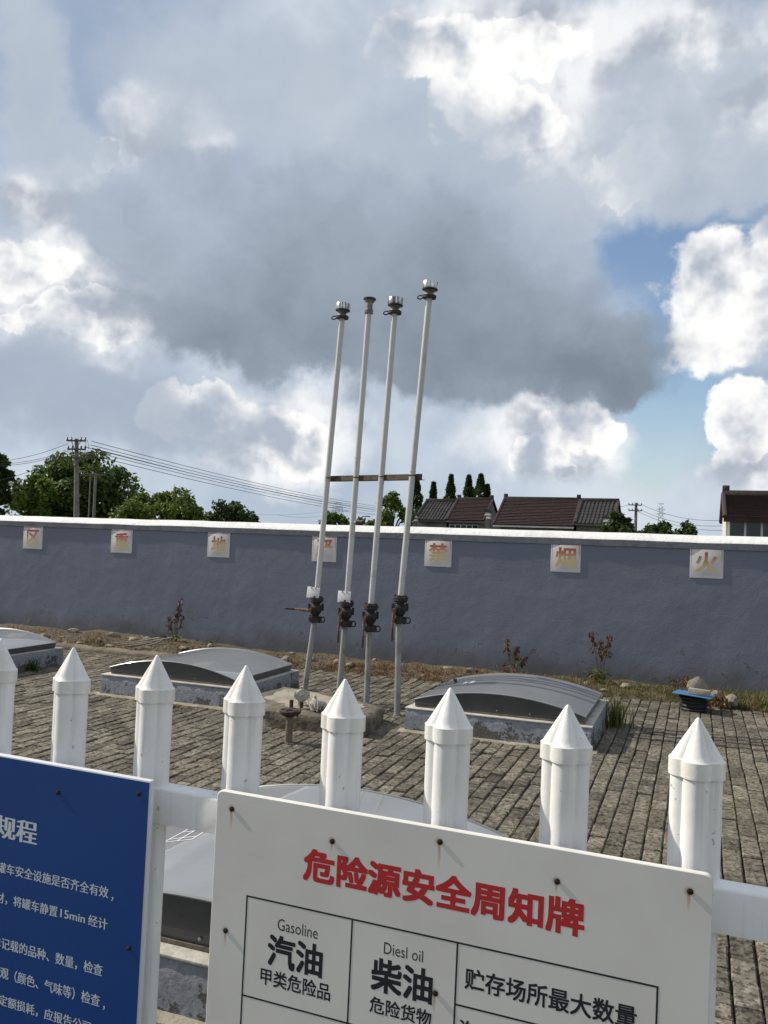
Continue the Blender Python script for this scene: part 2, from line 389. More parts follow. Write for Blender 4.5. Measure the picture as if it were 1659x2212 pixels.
M['paver'] = paver_material()

def curb_material():
    """blue-grey paint flaking off dark render"""
    m = bpy.data.materials.new('flaking_grey_paint'); m.use_nodes = True
    t = NT(m.node_tree); b = t.n['Principled BSDF']
    g = t.node('ShaderNodeNewGeometry'); pos = g.outputs['Position']
    z = t.node('ShaderNodeSeparateXYZ'); t.l.new(pos, z.inputs[0])
    n = t.noise(pos, 7, 8, 0.68)
    n2 = t.noise(t.vm('ADD', pos, (4, 4, 4)), 45, 6, 0.7)
    k = t.m('ADD', t.m('ADD', n, t.m('MULTIPLY', n2, 0.3)), t.m('MULTIPLY', z.outputs[2], 0.9))
    paint = t.ss(k, 0.665, 0.685)
    base = t.mix(t.ss(n2, 0.35, 0.7), (0.075, 0.072, 0.066, 1), (0.165, 0.155, 0.135, 1))
    pc = t.mix(t.ss(t.noise(pos, 30, 5, 0.6), 0.4, 0.7), (0.235, 0.25, 0.285, 1), (0.32, 0.33, 0.35, 1))
    t.put(b.inputs['Base Color'], t.mix(paint, base, pc))
    b.inputs['Roughness'].default_value = 0.8
    bn = t.node('ShaderNodeBump'); bn.inputs['Distance'].default_value = 0.012
    t.l.new(t.m('ADD', t.m('MULTIPLY', paint, 0.45), t.m('MULTIPLY', n2, 1.0)), bn.inputs['Height']); t.l.new(bn.outputs[0], b.inputs['Normal'])
    return m
M['curb'] = curb_material()
M['curb_sunlit'] = mat('sunlit_curb_top', (0.50, 0.47, 0.42), 0.85, c2=(0.38, 0.36, 0.32), vs=12, bump=0.004, bs=60)  # sunlight on the curb's upper edge, put into a paler colour

def wall_material():
    m = bpy.data.materials.new('blue_grey_wall_paint'); m.use_nodes = True
    t = NT(m.node_tree); b = t.n['Principled BSDF']
    pos = t.node('ShaderNodeNewGeometry').outputs['Position']
    z = t.node('ShaderNodeSeparateXYZ'); t.l.new(pos, z.inputs[0])
    c = t.mix(t.ss(t.noise(pos, 0.7, 6, 0.6), 0.3, 0.7), (0.172, 0.190, 0.240, 1), (0.184, 0.203, 0.254, 1))
    c = t.mix(t.ss(t.noise(t.vm('MULTIPLY', pos, (6, 6, 0.5)), 1.0, 5, 0.6), 0.55, 0.8, 0, 0.3), c, (0.185, 0.20, 0.235, 1))
    edge = t.m('SUBTRACT', z.outputs[2], t.m('MULTIPLY', t.noise(pos, 1.6, 8, 0.65), 0.75))
    dirt = t.ss(edge, -0.30, 0.02, 0.62, 0.0)                                   # splash-back and damp along the foot
    c = t.mix(dirt, c, (0.100, 0.092, 0.076, 1))
    peel = t.m('MULTIPLY', t.ss(t.noise(pos, 5, 8, 0.7), 0.60, 0.63), t.ss(z.outputs[2], 0.35, 0.65, 1.0, 0.0))
    c = t.mix(t.m('MULTIPLY', peel, 0.55), c, (0.12, 0.115, 0.105, 1))
    spots = t.ss(t.noise(t.vm('ADD', pos, (2, 2, 2)), 22, 3, 0.5), 0.74, 0.78, 0, 0.5)
    c = t.mix(spots, c, (0.09, 0.09, 0.095, 1))
    t.put(b.inputs['Base Color'], c); b.inputs['Roughness'].default_value = 0.8
    bn = t.node('ShaderNodeBump'); bn.inputs['Distance'].default_value = 0.03
    h = t.m('ADD', t.m('ADD', t.m('MULTIPLY', t.noise(pos, 2.2, 3, 0.5), 0.6), t.m('MULTIPLY', t.noise(pos, 45, 5, 0.6), 0.10)), t.m('MULTIPLY', peel, -0.25))
    t.l.new(h, bn.inputs['Height']); t.l.new(bn.outputs[0], b.inputs['Normal'])
    return m
M['wall'] = wall_material()
M['coping'] = mat('whitewashed_coping', (0.78, 0.77, 0.75), 0.8, c2=(0.66, 0.65, 0.62), vs=5, lo=0.45, hi=0.75, bump=0.012, bs=16)
M['copface'] = mat('shaded_coping_face', (0.255, 0.265, 0.285), 0.8, c2=(0.20, 0.21, 0.23), vs=8, bump=0.01, bs=25)  # shade on the coping's front, put into a greyer colour than the cap

# ------------------------------------------------------------------ ground and paving
HATCH = [(-2.29, -0.755, 6.76, 8.05), (-5.45, -3.93, 6.77, 8.05), (-8.58, -7.02, 7.28, 8.02), (-2.33, -0.76, 2.42, 3.93)]
HATCH[2] = (-8.55, -7.02, 6.72, 8.02)
BLOCK = [(-3.42, 6.33), (-2.50, 6.35), (-2.56, 6.98), (-2.93, 7.22), (-3.30, 7.36), (-3.80, 7.42), (-3.86, 6.75)]

g = MB(); S = 2500
g.add([Vector(p) for p in ((-S, -S, -0.12), (S, -S, -0.12), (S, S, -0.12), (-S, S, -0.12))], [(0, 1, 2, 3)])
tag(part('ground', g, mat('field_ground', (0.10, 0.085, 0.05), 1.0, c2=(0.06, 0.075, 0.03), vs=0.2), smooth=0), kind='structure')

pv = tag(part('pavement', MB().box((-4.5, 4.6, -0.046), (17.0, 10.0, 0.06)), M['bed'], smooth=0), kind='structure')
def edge_y(x): return 9.20 + 0.25*max(0, min(1, (x+6)/4)) + 0.05*fbm(x*0.8, 3.1)
PX, PY = 0.0985, 0.1875
def paver_geo(mb, x, y, hx, hy):
    z = random.gauss(0, 0.0030) + 0.010*fbm(x*0.5, y*0.5, 2.0); tx, ty = random.gauss(0, 0.022), random.gauss(0, 0.018); a = random.gauss(0, 0.010)
    ca, sa = math.cos(a), math.sin(a); ch = random.uniform(0.004, 0.008)
    vs = []
    for ins, dz in ((0, -0.045), (0, -ch), (ch, 0)):
        for sx, sy in ((-1, -1), (1, -1), (1, 1), (-1, 1)):
            px, py = sx*(hx-ins), sy*(hy-ins)
            vs.append(Vector((x+px*ca-py*sa, y+px*sa+py*ca, z+dz+px*tx+py*ty)))
    fs = [(i, (i+1) % 4, 4+(i+1) % 4, 4+i) for i in range(4)] + [(4+i, 4+(i+1) % 4, 8+(i+1) % 4, 8+i) for i in range(4)] + [(8, 9, 10, 11)]
    mb.add(vs, fs, tint=random.betavariate(2.2, 2.2))
def in_hatch(x, y):
    for x0, x1, y0, y1 in HATCH:
        if x0+0.04 < x < x1-0.04 and y0+0.06 < y < y1-0.06: return True
    return -3.3 < x < -2.62 and 6.45 < y < 6.95
spots = []
for i in range(-112, 17):
    x = i*PX
    for j in range(7, 52):
        y = j*PY + (PY/2 if i % 2 else 0.0)
        if y > edge_y(x) or in_hatch(x, y): continue
        if y < 3.0 and x < -4.2: continue
        spots.append((x + 0.007*fbm(x*3, y*0.9), y + 0.004*fbm(x*2, y*2, 5.0)))
def seen(x, y):
    d = Vector((x, y, 0))-Vector((0, 0, EYE)); z = d.dot(_f)
    px, py = IW/2+FOC*d.dot(CR)/z, IH/2-FOC*d.dot(CU)/z
    if not (0 < px < IW and 0 < py < IH): return False
    if px > 455 and px < 1545 and py > 1706+0.172*(px-470): return False      # behind the white notice
    if px < 330 and py > 1632+0.171*px: return False                          # behind the blue notice
    return True
vis = sorted([p for p in spots if seen(*p)], key=lambda p: p[0]**2+p[1]**2)[:300]
vset = set(vis)
for x, y in vis:
    mb = MB(); paver_geo(mb, x, y, PX/2-0.0038, PY/2-0.0052); part('paver', mb, M['paver'], pv, smooth=0)
mb = MB()
for x, y in spots:
    if (x, y) not in vset: paver_geo(mb, x, y, PX/2-0.0038, PY/2-0.0052)
tag(part('paver_field', mb, M['paver'], pv, smooth=0), kind='stuff')

# soil verge between paving and wall
mb = MB(); nx, ny = 240, 14
x0, x1 = -13.0, 3.0
for i in range(nx+1):
    x = x0+(x1-x0)*i/nx; ye = edge_y(x)-0.10
    for j in range(ny+1):
        t = j/ny; y = ye+(10.35-ye)*t
        z = -0.03 + 0.085*min(1, t*3) + 0.035*fbm(x*2.5, y*2.5, 1.0)*min(1, t*4) + (0.05*max(0, min(1, (-x-5.5)/1.5)))*min(1, t*3)
        mb.v.append(Vector((x, y, z)))
for i in range(nx):
    for j in range(ny): a = i*(ny+1)+j; mb.f.append((a, a+ny+1, a+ny+2, a+1))
tag(part('soil_verge', mb, M['soil']), kind='structure')
def verge_z(x, y):
    ye = edge_y(x)-0.10; t = max(0, min(1, (y-ye)/(10.35-ye)))
    return -0.03 + 0.085*min(1, t*3) + 0.035*fbm(x*2.5, y*2.5, 1.0)*min(1, t*4) + (0.05*max(0, min(1, (-x-5.5)/1.5)))*min(1, t*3)
# low rounded concrete kerb along the left part of the verge
rings = []
for i in range(60):
    x = -12.5+ (12.5-5.75)*i/59; y = 9.13+0.02*fbm(x*1.5, 0.2); h = (0.085+0.018*fbm(x*3, 7))*min(1, (59-i)/5+0.15)
    rings.append([(x, y+0.09*math.cos(R(a)), -0.02+h*max(0, math.sin(R(a)))**0.6 + 0.006*fbm(x*9, a)) for a in range(0, 181, 15)] + [(x, y-0.09, -0.06), (x, y+0.09, -0.06)])
tag(part('verge_kerb', MB().loft([list(r) for r in rings]), M['kerb'], smooth=60), kind='structure')

# ------------------------------------------------------------------ yard wall
wl = thing('boundary_wall', 'long blue-grey painted yard wall with white sloping coping', 'wall', (0, 10.2, 0))
WX0, WX1 = -32.0, 14.0
part('wall_body', MB().box(((WX0+WX1)/2, 0.12, 0.76), (WX1-WX0, 0.24, 1.74)), M['wall'], wl, smooth=0)
n = 220; rf = []; rt = []
for i in range(n+1):
    x = WX0+(WX1-WX0)*i/n; w1 = 0.010*fbm(x*1.1, 2.2); w2 = 0.008*fbm(x*1.7, 9.2)
    rf.append([(x, 0.3, 1.6305), (x, -0.016+w2*0.5, 1.6305+w2*0.5), (x, -0.024+w2, 1.70+w1), (x, 0.3, 1.70)])
    rt.append([(x, 0.32, 1.703), (x, -0.018+w2, 1.703+w1), (x, -0.010+w2, 1.715+w1), (x, 0.09, 1.785+w1), (x, 0.15, 1.790+w1), (x, 0.32, 1.72)])
cp = part('coping', MB().loft(rf), M['copface'], wl, smooth=30)
part('coping_cap', MB().loft(rt), M['coping'], cp, smooth=30)

# ------------------------------------------------------------------ seven faded notices on the wall
def fade_material(name, top, low, z0, z1):
    """print that runs from red at the head to pale yellow at the foot, as printed and bleached"""
    m = bpy.data.materials.new(name); m.use_nodes = True
    t = NT(m.node_tree); b = t.n['Principled BSDF']
    sp = t.node('ShaderNodeSeparateXYZ'); t.l.new(t.node('ShaderNodeTexCoord').outputs['Object'], sp.inputs[0])
    wob = t.m('MULTIPLY', t.m('SUBTRACT', t.noise(t.node('ShaderNodeNewGeometry').outputs['Position'], 9, 4), 0.5), 0.10)
    t.put(b.inputs['Base Color'], t.mix(t.ss(t.m('ADD', sp.outputs[2], wob), z0, z1), c4(low), c4(top)))
    b.inputs['Roughness'].default_value = 0.6
    return m
M['fade_char'] = fade_material('faded_character_print', (0.58, 0.11, 0.075), (0.62, 0.48, 0.24), -0.05, 0.14)
M['fade_line'] = fade_material('faded_border_print', (0.48, 0.06, 0.05), (0.62, 0.58, 0.55), -0.10, 0.17)
M['plaque'] = mat('weathered_white_plaque', (0.70, 0.68, 0.675), 0.6, c2=(0.63, 0.60, 0.58), vs=5)
SIGNS = [('区', -9.607, 1.455, 'with the character for area, leftmost of the row'), ('重', -7.950, 1.455, 'with the character for heavy, second from the left'),
         ('地', -6.301, 1.457, 'with the character for ground, third from the left'), ('严', -4.675, 1.462, 'half hidden behind the leftmost vent pipe'),
         ('禁', -3.090, 1.466, 'with the character for forbid, right of the vent pipes'), ('烟', -1.493, 1.470, 'with the character for smoke, second from the right'),
         ('火', 0.085, 1.473, 'with the character for fire, rightmost of the row')]
sizes = {'区': (0.375, 0.345), '重': (0.375, 0.345)}
for ch, x, z, what in SIGNS:
    wd, hg = sizes.get(ch, (0.355, 0.345))
    s = thing('wall_sign', 'faded square white wall notice ' + what, 'wall sign', (x, 10.196, z), 'faded notices along the wall')
    part('panel', MB().box((0, 0, 0), (wd, 0.006, hg), ch=0.001), M['plaque'], s)
    bm_ = MB()
    for (cx, cz, dx, dz) in ((0, hg/2-0.016, wd-0.032, 0.007), (0, -hg/2+0.016, wd-0.032, 0.005), (-wd/2+0.016, 0, 0.006, hg-0.040), (wd/2-0.016, 0, 0.006, hg-0.040)):
        bm_.box((cx, -0.0030, cz), (dx, 0.0008, dz))
    part('border', bm_, M['fade_line'], s, smooth=0)
    part('character', print_text(MB(), ch, -0.115, 0.115, -0.105, 0.118, -0.0033, 0.024), M['fade_char'], s, smooth=0)

# ------------------------------------------------------------------ vent pipes
def ring_bolts(parent, c, ax, r, n, h0, h1, rb, m):
    a = ax.orthogonal().normalized(); b = ax.cross(a)
    for i in range(n):
        t = 2*math.pi*(i+0.5)/n; p = c+(a*math.cos(t)+b*math.sin(t))*r
        part('bolt', MB().cyl(p+ax*h0, p+ax*h1, rb, n=6), m, parent, smooth=0)
def vent_pipe(base, mid, mid2, top, label, kind, lever):
    base, mid, mid2, top = map(Vector, (base, mid, mid2, top))
    t = thing('vent_pipe', label, 'vent pipe', base, 'four tank vent pipes')
    L = lambda p: Vector(p)-base
    d0 = (mid-base).normalized(); d1 = (top-mid2).normalized(); dv = (mid2-mid).normalized()
    r = 0.0285
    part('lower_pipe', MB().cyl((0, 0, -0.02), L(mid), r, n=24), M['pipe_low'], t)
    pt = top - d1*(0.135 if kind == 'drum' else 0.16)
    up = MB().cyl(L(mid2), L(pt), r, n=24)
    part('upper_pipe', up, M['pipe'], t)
    for k in WELDS.get(kind+label[:6], (0.45,)):
        p = mid2+(pt-mid2)*k
        part('weld_seam', MB().cyl(L(p)-d1*0.006, L(p)+d1*0.006, r+0.0025, n=24), M['pipe'], t)
    # ball valve between two flanges
    for p, s in ((mid, 1), (mid2, -1)):
        fl = MB(); a = L(p)
        fl.cyl(a-dv*0.018, a-dv*0.001, 0.070, n=28); fl.cyl(a+dv*0.002, a+dv*0.019, 0.072, n=28); fl.cyl(a-dv*0.03, a+dv*0.03, 0.042, n=20)
        f_ = part('flange', fl, M['flange'], t)
        ring_bolts(f_, a, dv, 0.054, 4, -0.034, 0.036, 0.0105, M['flange'])
    a, b = L(mid), L(mid2); vlen = (b-a).length
    Mv = Matrix.Translation(a) @ dv.to_track_quat('Z', 'Y').to_matrix().to_4x4()
    vb = MB().lathe([(0.036, 0.015), (0.036, vlen*0.20), (0.050, vlen*0.30), (0.062, vlen*0.42), (0.062, vlen*0.62), (0.050, vlen*0.66), (0.040, vlen*0.74), (0.037, vlen-0.015)], 24, Mv)
    part('valve_body', vb, M['valve'], t)
    ears = MB()
    c = a+dv*vlen*0.60
    ears.box(c, (0.120, 0.105, 0.036), ch=0.006)
    for sx in (-1, 1):
        for sy in (-1, 1): ears.cyl(c+Vector((sx*0.056, sy*0.042, -0.034)), c+Vector((sx*0.056, sy*0.042, 0.036)), 0.013, n=8)
    part('valve_collar', ears, M['valve'], t)
    # stem and lever on the side that faces the fence
    sc = a+dv*vlen*0.46+Vector((-0.030, 0, 0))
    part('stem_boss', MB().cyl(sc+Vector((0, -0.035, 0)), sc+Vector((0, -0.088, 0)), 0.021, n=16).cyl(sc+Vector((0, -0.086, 0)), sc+Vector((0, -0.100, 0)), 0.012, n=6), M['lever'], t)
    hd = Vector((0, 0, -1)) if lever == 'down' else Vector((-1, 0, 0.02)).normalized()
    side = Vector((1, 0, 0)) if lever == 'down' else Vector((0, 0, 1))
    p0 = sc+Vector((0, -0.080, 0))
    q = hd.to_track_quat('Z', 'X').to_matrix()
    lv = MB().tube([p0, p0+hd*0.06, p0+hd*0.14+Vector((-0.006, -0.004, 0)), p0+hd*0.16+Vector((-0.006, -0.004, 0))], [0.017, 0.017, 0.010, 0.010], 8)
    h = part('lever', lv, M['lever'], t)
    gp = p0+hd*0.155+Vector((-0.006, -0.004, 0))
    part('grip', MB().tube([gp, gp+hd*0.006, gp+hd*0.11, gp+hd*0.118], [0.009, 0.0125, 0.0125, 0.006], 10), M['grip'], h)
    # bonding strap looping round the lower flange
    fx = L(mid)+Vector((0.066, 0, 0))
    pts = [fx+Vector((0.0, -0.01, 0.018))] + [fx+Vector((0.028+0.022*math.cos(R(k)), -0.012, 0.002+0.026*math.sin(R(k)))) for k in range(100, -110, -25)] + [fx+Vector((0.0, -0.01, -0.022))]
    part('bonding_strap', MB().tube(pts, 0.0065, 8), M['black'], t)
    # head
    Mt = Matrix.Translation(L(pt)) @ d1.to_track_quat('Z', 'Y').to_matrix().to_4x4()
    if kind == 'drum':
        f_ = part('head_flange', MB().lathe([(0.030, -0.024), (0.064, -0.022), (0.066, -0.002), (0.066, 0.004), (0.05, 0.008)], 28, Mt), M['flange'], t)
        part('head_neck', MB().lathe([(0.052, 0.006), (0.050, 0.014), (0.034, 0.026), (0.034, 0.032), (0.052, 0.046), (0.054, 0.056)], 28, Mt), M['coupling_grey'], t)
        part('head_rim', MB().lathe([(0.050, 0.052), (0.073, 0.056), (0.073, 0.066), (0.05, 0.067)], 32, Mt), M['black'], t)
        part('steel_drum', MB().lathe([(0.060, 0.064), (0.0745, 0.066), (0.0755, 0.070), (0.0755, 0.124), (0.070, 0.133), (0.055, 0.137), (0.0, 0.139)], 40, Mt, caps=False), M['chrome'], t)
        lp = [L(pt)+Vector((-0.058, -0.02, -0.002))] + [L(pt)+Vector((-0.082+0.026*math.cos(R(k)), -0.022, -0.012+0.017*math.sin(R(k)))) for k in range(40, 330, 29)] + [L(pt)+Vector((-0.058, -0.02, -0.02))]
        part('head_strap', MB().tube(lp, 0.0065, 8), M['black'], t)
    else:
        part('hex_collar', MB().lathe([(0.041, -0.01), (0.043, -0.006), (0.043, 0.036), (0.040, 0.040)], 6, Mt), M['coupling_grey'], t, smooth=25)
        part('head_neck', MB().lathe([(0.035, 0.038), (0.035, 0.095), (0.047, 0.112), (0.049, 0.128)], 28, Mt), M['coupling_grey'], t)
        part('mushroom_cap', MB().lathe([(0.050, 0.126), (0.062, 0.130), (0.063, 0.142), (0.058, 0.148), (0.0, 0.156)], 32, Mt, caps=False), M['head_dark'], t)
        # small tap on the side
        k = (1.77-mid2.z)/(top.z-mid2.z); p = L(mid2+(top-mid2)*k)
        nip = part('tap_nipple', MB().cyl(p, p+Vector((0.055, -0.02, 0.0)), 0.016, n=14), M['pipe'], t)
        q0 = p+Vector((0.05, -0.018, 0))
        tp = part('tap_body', MB().cyl(q0, q0+Vector((0.085, -0.03, 0)), 0.024, n=6).cyl(q0+Vector((0.04, -0.014, 0)), q0+Vector((0.04, -0.014, 0.04)), 0.012, n=10), M['black'], t, smooth=25)
        l0 = q0+Vector((0.04, -0.014, 0.036))
        part('tap_lever', MB().tube([l0, l0+Vector((0.03, -0.01, 0.022)), l0+Vector((0.10, -0.03, 0.024)), l0+Vector((0.115, -0.034, 0.018))], 0.006, 6), M['black'], tp)
    return t
M['coupling_grey'] = mat('dull_aluminium', (0.24, 0.235, 0.215), 0.5, 0.5, c2=(0.14, 0.13, 0.115), vs=24)
M['head_dark'] = mat('dark_iron_cap', (0.035, 0.034, 0.030), 0.55, 0.3, c2=(0.07, 0.06, 0.05), vs=40)
WELDS = {'drumsilver': (0.42,), 'bell' + 'silver': (0.5,)}
P1 = vent_pipe((-3.700, 7.70, 0), (-3.607, 7.70, 0.785), (-3.596, 7.70, 0.985), (-3.419, 7.70, 3.985), 'silver vent pipe furthest left, its valve lever pointing sideways', 'drum', 'side')
P2 = vent_pipe((-3.275, 7.60, 0), (-3.231, 7.60, 0.775), (-3.222, 7.60, 0.972), (-3.092, 7.60, 4.000), 'silver vent pipe with a dark mushroom cap, second from the left', 'bell', 'down')
P3 = vent_pipe((-2.937, 7.50, 0), (-2.934, 7.50, 0.757), (-2.926, 7.50, 0.962), (-2.780, 7.50, 3.940), 'silver vent pipe with steel drum cap, third from the left', 'drum', 'down')
P4 = vent_pipe((-2.563, 7.33, 0), (-2.578, 7.33, 0.872), (-2.570, 7.33, 1.068), (-2.379, 7.33, 4.015), 'silver vent pipe furthest right and tallest, with steel drum cap', 'drum', 'down')
part('base_plate', MB().lathe([(0.036, 0.0), (0.036, 0.012)], 20), M['pipe_low'], P4)
# angle-iron bar that ties the pipes, with a saddle round each
barA, barB = Vector((-3.556, 7.757, 2.214)), Vector((-2.400, 7.335, 2.205))
bd = (barB-barA).normalized(); bn_ = Vector((bd.y, -bd.x, 0)).normalized()
br = thing('support_bar', 'rusty angle-iron bar clamped across the four vent pipes', 'support bar', barA)
mb = MB(); up = Vector((0, 0, 1)); ln = (barB-barA).length
def plate(mb, o, dx, dy, dz):
    mb.add([o+dx*i+dy*j+dz*k for i in (0, 1) for j in (0, 1) for k in (0, 1)], [(0,1,3,2), (4,6,7,5), (0,4,5,1), (2,3,7,6), (0,2,6,4), (1,5,7,3)])
plate(mb, Vector((0, 0, -0.03)), bd*ln, bn_*0.005, up*0.052)
plate(mb, Vector((0, 0, -0.034)), bd*ln, bn_*-0.045, up*0.004)
part('angle_iron', mb, M['angle'], br, smooth=0)
for (px, py) in ((-3.511, 7.70), (-3.161, 7.60), (-2.853, 7.50), (-2.496, 7.33)):
    k = (px-barA.x)/(barB.x-barA.x); zc = 2.212
    c = Vector((px, py, zc))-barA
    pts = [c+Vector((-0.033, 0.035, 0))] + [c+Vector((0.0335*math.cos(R(a)), 0.0335*math.sin(R(a)), 0.0)) for a in range(180, 361, 20)] + [c+Vector((0.033, 0.03, 0))]
    part('saddle_clamp', MB().tube(pts, 0.0055, 8), M['angle'], br)
# blank white tags wired to two of the pipes
for (x, y, z, lab, rz) in ((-3.615, 7.655, 1.052, 'small blank white tag wired to the leftmost vent pipe', R(4)), (-3.232, 7.555, 1.038, 'small blank white tag wired to the mushroom-capped vent pipe', R(1))):
    tg = thing('pipe_tag', lab, 'tag', (x, y, z), 'blank tags on vent pipes', (R(-4), rz, R(-3)))
    part('plate', MB().box((0, 0, 0), (0.140, 0.003, 0.112), ch=0.0008), M['tagwhite'], tg)
    for dx in (-0.022, 0.026):
        part('wire_tie', MB().tube([(dx, -0.004, 0.036), (dx, -0.006, 0.050), (dx-0.004, 0.006, 0.062), (dx-0.006, 0.03, 0.066)], 0.003, 6), M['black'], tg)

# ------------------------------------------------------------------ tank hatches
def hatch(x0, x1, y0, y1, label, mark=None, stripe=True):
    o = Vector(((x0+x1)/2, (y0+y1)/2, 0)); t = thing('tank_hatch', label, 'hatch', o, 'arched tank hatches')
    wx, wy = (x1-x0)/2, (y1-y0)/2; H = 0.195
    # curb: four uneven rendered walls, thick at the foot
    mb = MB(); n = 26; wtk = 0.13
    def sidewall(ax, sgn):
        rows = []
        ln_ = (wx if ax == 0 else wy)
        off = (wy if ax == 0 else wx)
        for i in range(n+1):
            a = -ln_ + 2*ln_*i/n
            ring = []
            for (d, z) in ((off-wtk, -0.05), (off-wtk, H-0.004), (off-0.006, H-0.004), (off, H-0.014), (off+0.004, H*0.66), (off+0.004, H*0.33), (off+0.008, 0.0), (off+0.008, -0.05)):
                k = 0.006*fbm(a*6+o.x, z*9+d, o.y)+0.004*fbm(a*19, z*22, o.x)
                dd = d + (k if 0 < z < H-0.01 and d > off-0.05 else 0)
                ring.append((a, sgn*dd, z) if ax == 0 else (sgn*dd, a*(wy-wtk)/wy, z))
            rows.append(ring)
        mb.loft(rows)
    for ax in (0, 1):
        for s in (-1, 1): sidewall(ax, s)
    cb = part('curb', mb, M['curb'], t, smooth=45)
    tp = MB(); e = 0.002
    tp.box((0, -wy+wtk/2, H), (2*wx+0.012, wtk+0.012, 0.010), ch=0.002); tp.box((0, wy-wtk/2, H), (2*wx+0.012, wtk, 0.010), ch=0.002)
    for s in (-1, 1): tp.box((s*(wx-wtk/2), 0, H), (wtk, 2*wy-2*wtk-0.004, 0.010), ch=0.002)
    part('curb_top_sunlit', tp, M['curb_sunlit'], cb)
    # mortar smeared along the foot
    mo = MB()
    rows = []
    for i in range(60):
        a = -wx-0.05+(2*wx+0.1)*i/59; d = 0.055+0.035*fbm(a*3+o.x, 1.0)+0.012*fbm(a*12, 2)
        rows.append([(a, -wy+0.02, -0.03), (a, -wy-d, -0.03), (a, -wy-d, 0.004+0.003*fbm(a*9, 3)), (a, -wy-d*0.6, 0.014+0.004*fbm(a*14, 4)), (a, -wy+0.02, 0.022)])
    mo.loft(rows); part('mortar_fillet', mo, M['mortar'], t, smooth=50)
    # arched lid: side skirts and barrel top
    lx0, lx1, ly0, ly1 = -wx+0.055, wx-0.055, -wy+0.06, wy-0.06
    zb, ze, zp, nseg = 0.203, 0.262, 0.372, 36
    def arch(a): u = 2*a-1; return ze+(zp-ze)*(1-u*u)
    lid = MB(); rows = []
    for (yy, ins) in ((ly0, 0), (ly1, 0)):
        rows.append([Vector((lx0+(lx1-lx0)*i/nseg, yy, arch(i/nseg))) for i in range(nseg+1)])
    th = 0.0
    top = rows[0]+rows[1]
    lid.add(top, [(i, i+1, nseg+1+i+1, nseg+1+i) for i in range(nseg)])
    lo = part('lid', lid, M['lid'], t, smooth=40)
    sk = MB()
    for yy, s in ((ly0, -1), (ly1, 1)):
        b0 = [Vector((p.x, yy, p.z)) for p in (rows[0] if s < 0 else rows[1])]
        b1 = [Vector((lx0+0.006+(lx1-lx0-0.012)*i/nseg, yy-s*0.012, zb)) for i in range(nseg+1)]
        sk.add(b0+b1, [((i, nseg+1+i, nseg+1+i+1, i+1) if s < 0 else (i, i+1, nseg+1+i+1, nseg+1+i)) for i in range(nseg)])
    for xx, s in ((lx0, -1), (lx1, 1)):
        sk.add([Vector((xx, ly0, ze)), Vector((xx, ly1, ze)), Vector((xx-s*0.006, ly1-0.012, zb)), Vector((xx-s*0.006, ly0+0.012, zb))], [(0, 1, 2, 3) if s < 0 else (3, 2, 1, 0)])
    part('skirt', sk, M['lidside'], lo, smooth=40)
    rim = MB(); pts = [Vector((lx0+(lx1-lx0)*i/nseg, ly0, arch(i/nseg)+0.001)) for i in range(nseg+1)]
    rim.tube(pts, 0.0055, 6)
    rim.tube([Vector((lx1, ly0, ze)), Vector((lx1, ly1, ze))], 0.0055, 6); rim.tube([Vector((lx0, ly0, ze)), Vector((lx0, ly1, ze))], 0.0055, 6)
    rim.tube([p+Vector((0, ly1-ly0, 0)) for p in pts], 0.0055, 6)
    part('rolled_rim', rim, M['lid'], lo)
    part('seal_strip', MB().box((0, ly0+0.008, zb+0.006), (lx1-lx0-0.03, 0.014, 0.012)).box((lx1-0.014, 0, zb+0.006), (0.014, ly1-ly0-0.04, 0.012)), M['kerb'], lo, smooth=0)
    for k in (-0.42, 0.0, 0.38):
        p = Vector((k*(lx1-lx0)*0.5, ly0+0.004, 0.238)); part('bolt', MB().lathe([(0.0055, 0), (0.0055, 0.003), (0.003, 0.0045)], 8, Matrix.Translation(p) @ Matrix.Rotation(R(90), 4, 'X')), M['lid'], lo)
    def on_top(a, yy, dz=0.0015): return Vector((a, yy, arch((a-lx0)/(lx1-lx0))+dz))
    if mark:
        mk = MB()
        for (u0, v0, u1, v1, w_) in mark:
            a0, a1 = Vector((u0, v0, 0)), Vector((u1, v1, 0)); d = (a1-a0).normalized(); s_ = Vector((-d.y, d.x, 0))*w_/2
            N = 6; vs = []
            for i in range(N+1):
                p = a0+(a1-a0)*i/N
                for q in (p-s_, p+s_): vs.append(on_top(q.x, q.y))
            mk.add(vs, [(2*i, 2*i+2, 2*i+3, 2*i+1) for i in range(N)])
        part('painted_mark', mk, M['tagwhite'], lo, smooth=0)
    return t
hatch(*HATCH[0], 'grey arched tank hatch right of the vent pipes, pipe shadows across it',
      mark=[(-0.46, -0.09, -0.34, -0.02, 0.020), (-0.47, -0.02, -0.35, 0.05, 0.018), (-0.46, 0.05, -0.36, 0.12, 0.018), (-0.44, -0.08, -0.45, 0.14, 0.014), (-0.38, -0.05, -0.39, 0.18, 0.014)])
hatch(*HATCH[1], 'grey arched tank hatch on peeling curb, left of the vent pipes')
hatch(*HATCH[2], 'grey arched tank hatch at the far left, cut by the photo edge')
NH = hatch(*HATCH[3], 'grey arched tank hatch right behind the white notice board',
      mark=[(-0.50, -0.195, -0.385, -0.165, 0.008), (-0.50, -0.195, -0.50, -0.02, 0.008), (-0.385, -0.165, -0.395, 0.0, 0.008), (-0.445, -0.18, -0.45, -0.01, 0.008), (-0.50, -0.155, -0.39, -0.128, 0.008), (-0.50, -0.06, -0.39, -0.04, 0.008)])
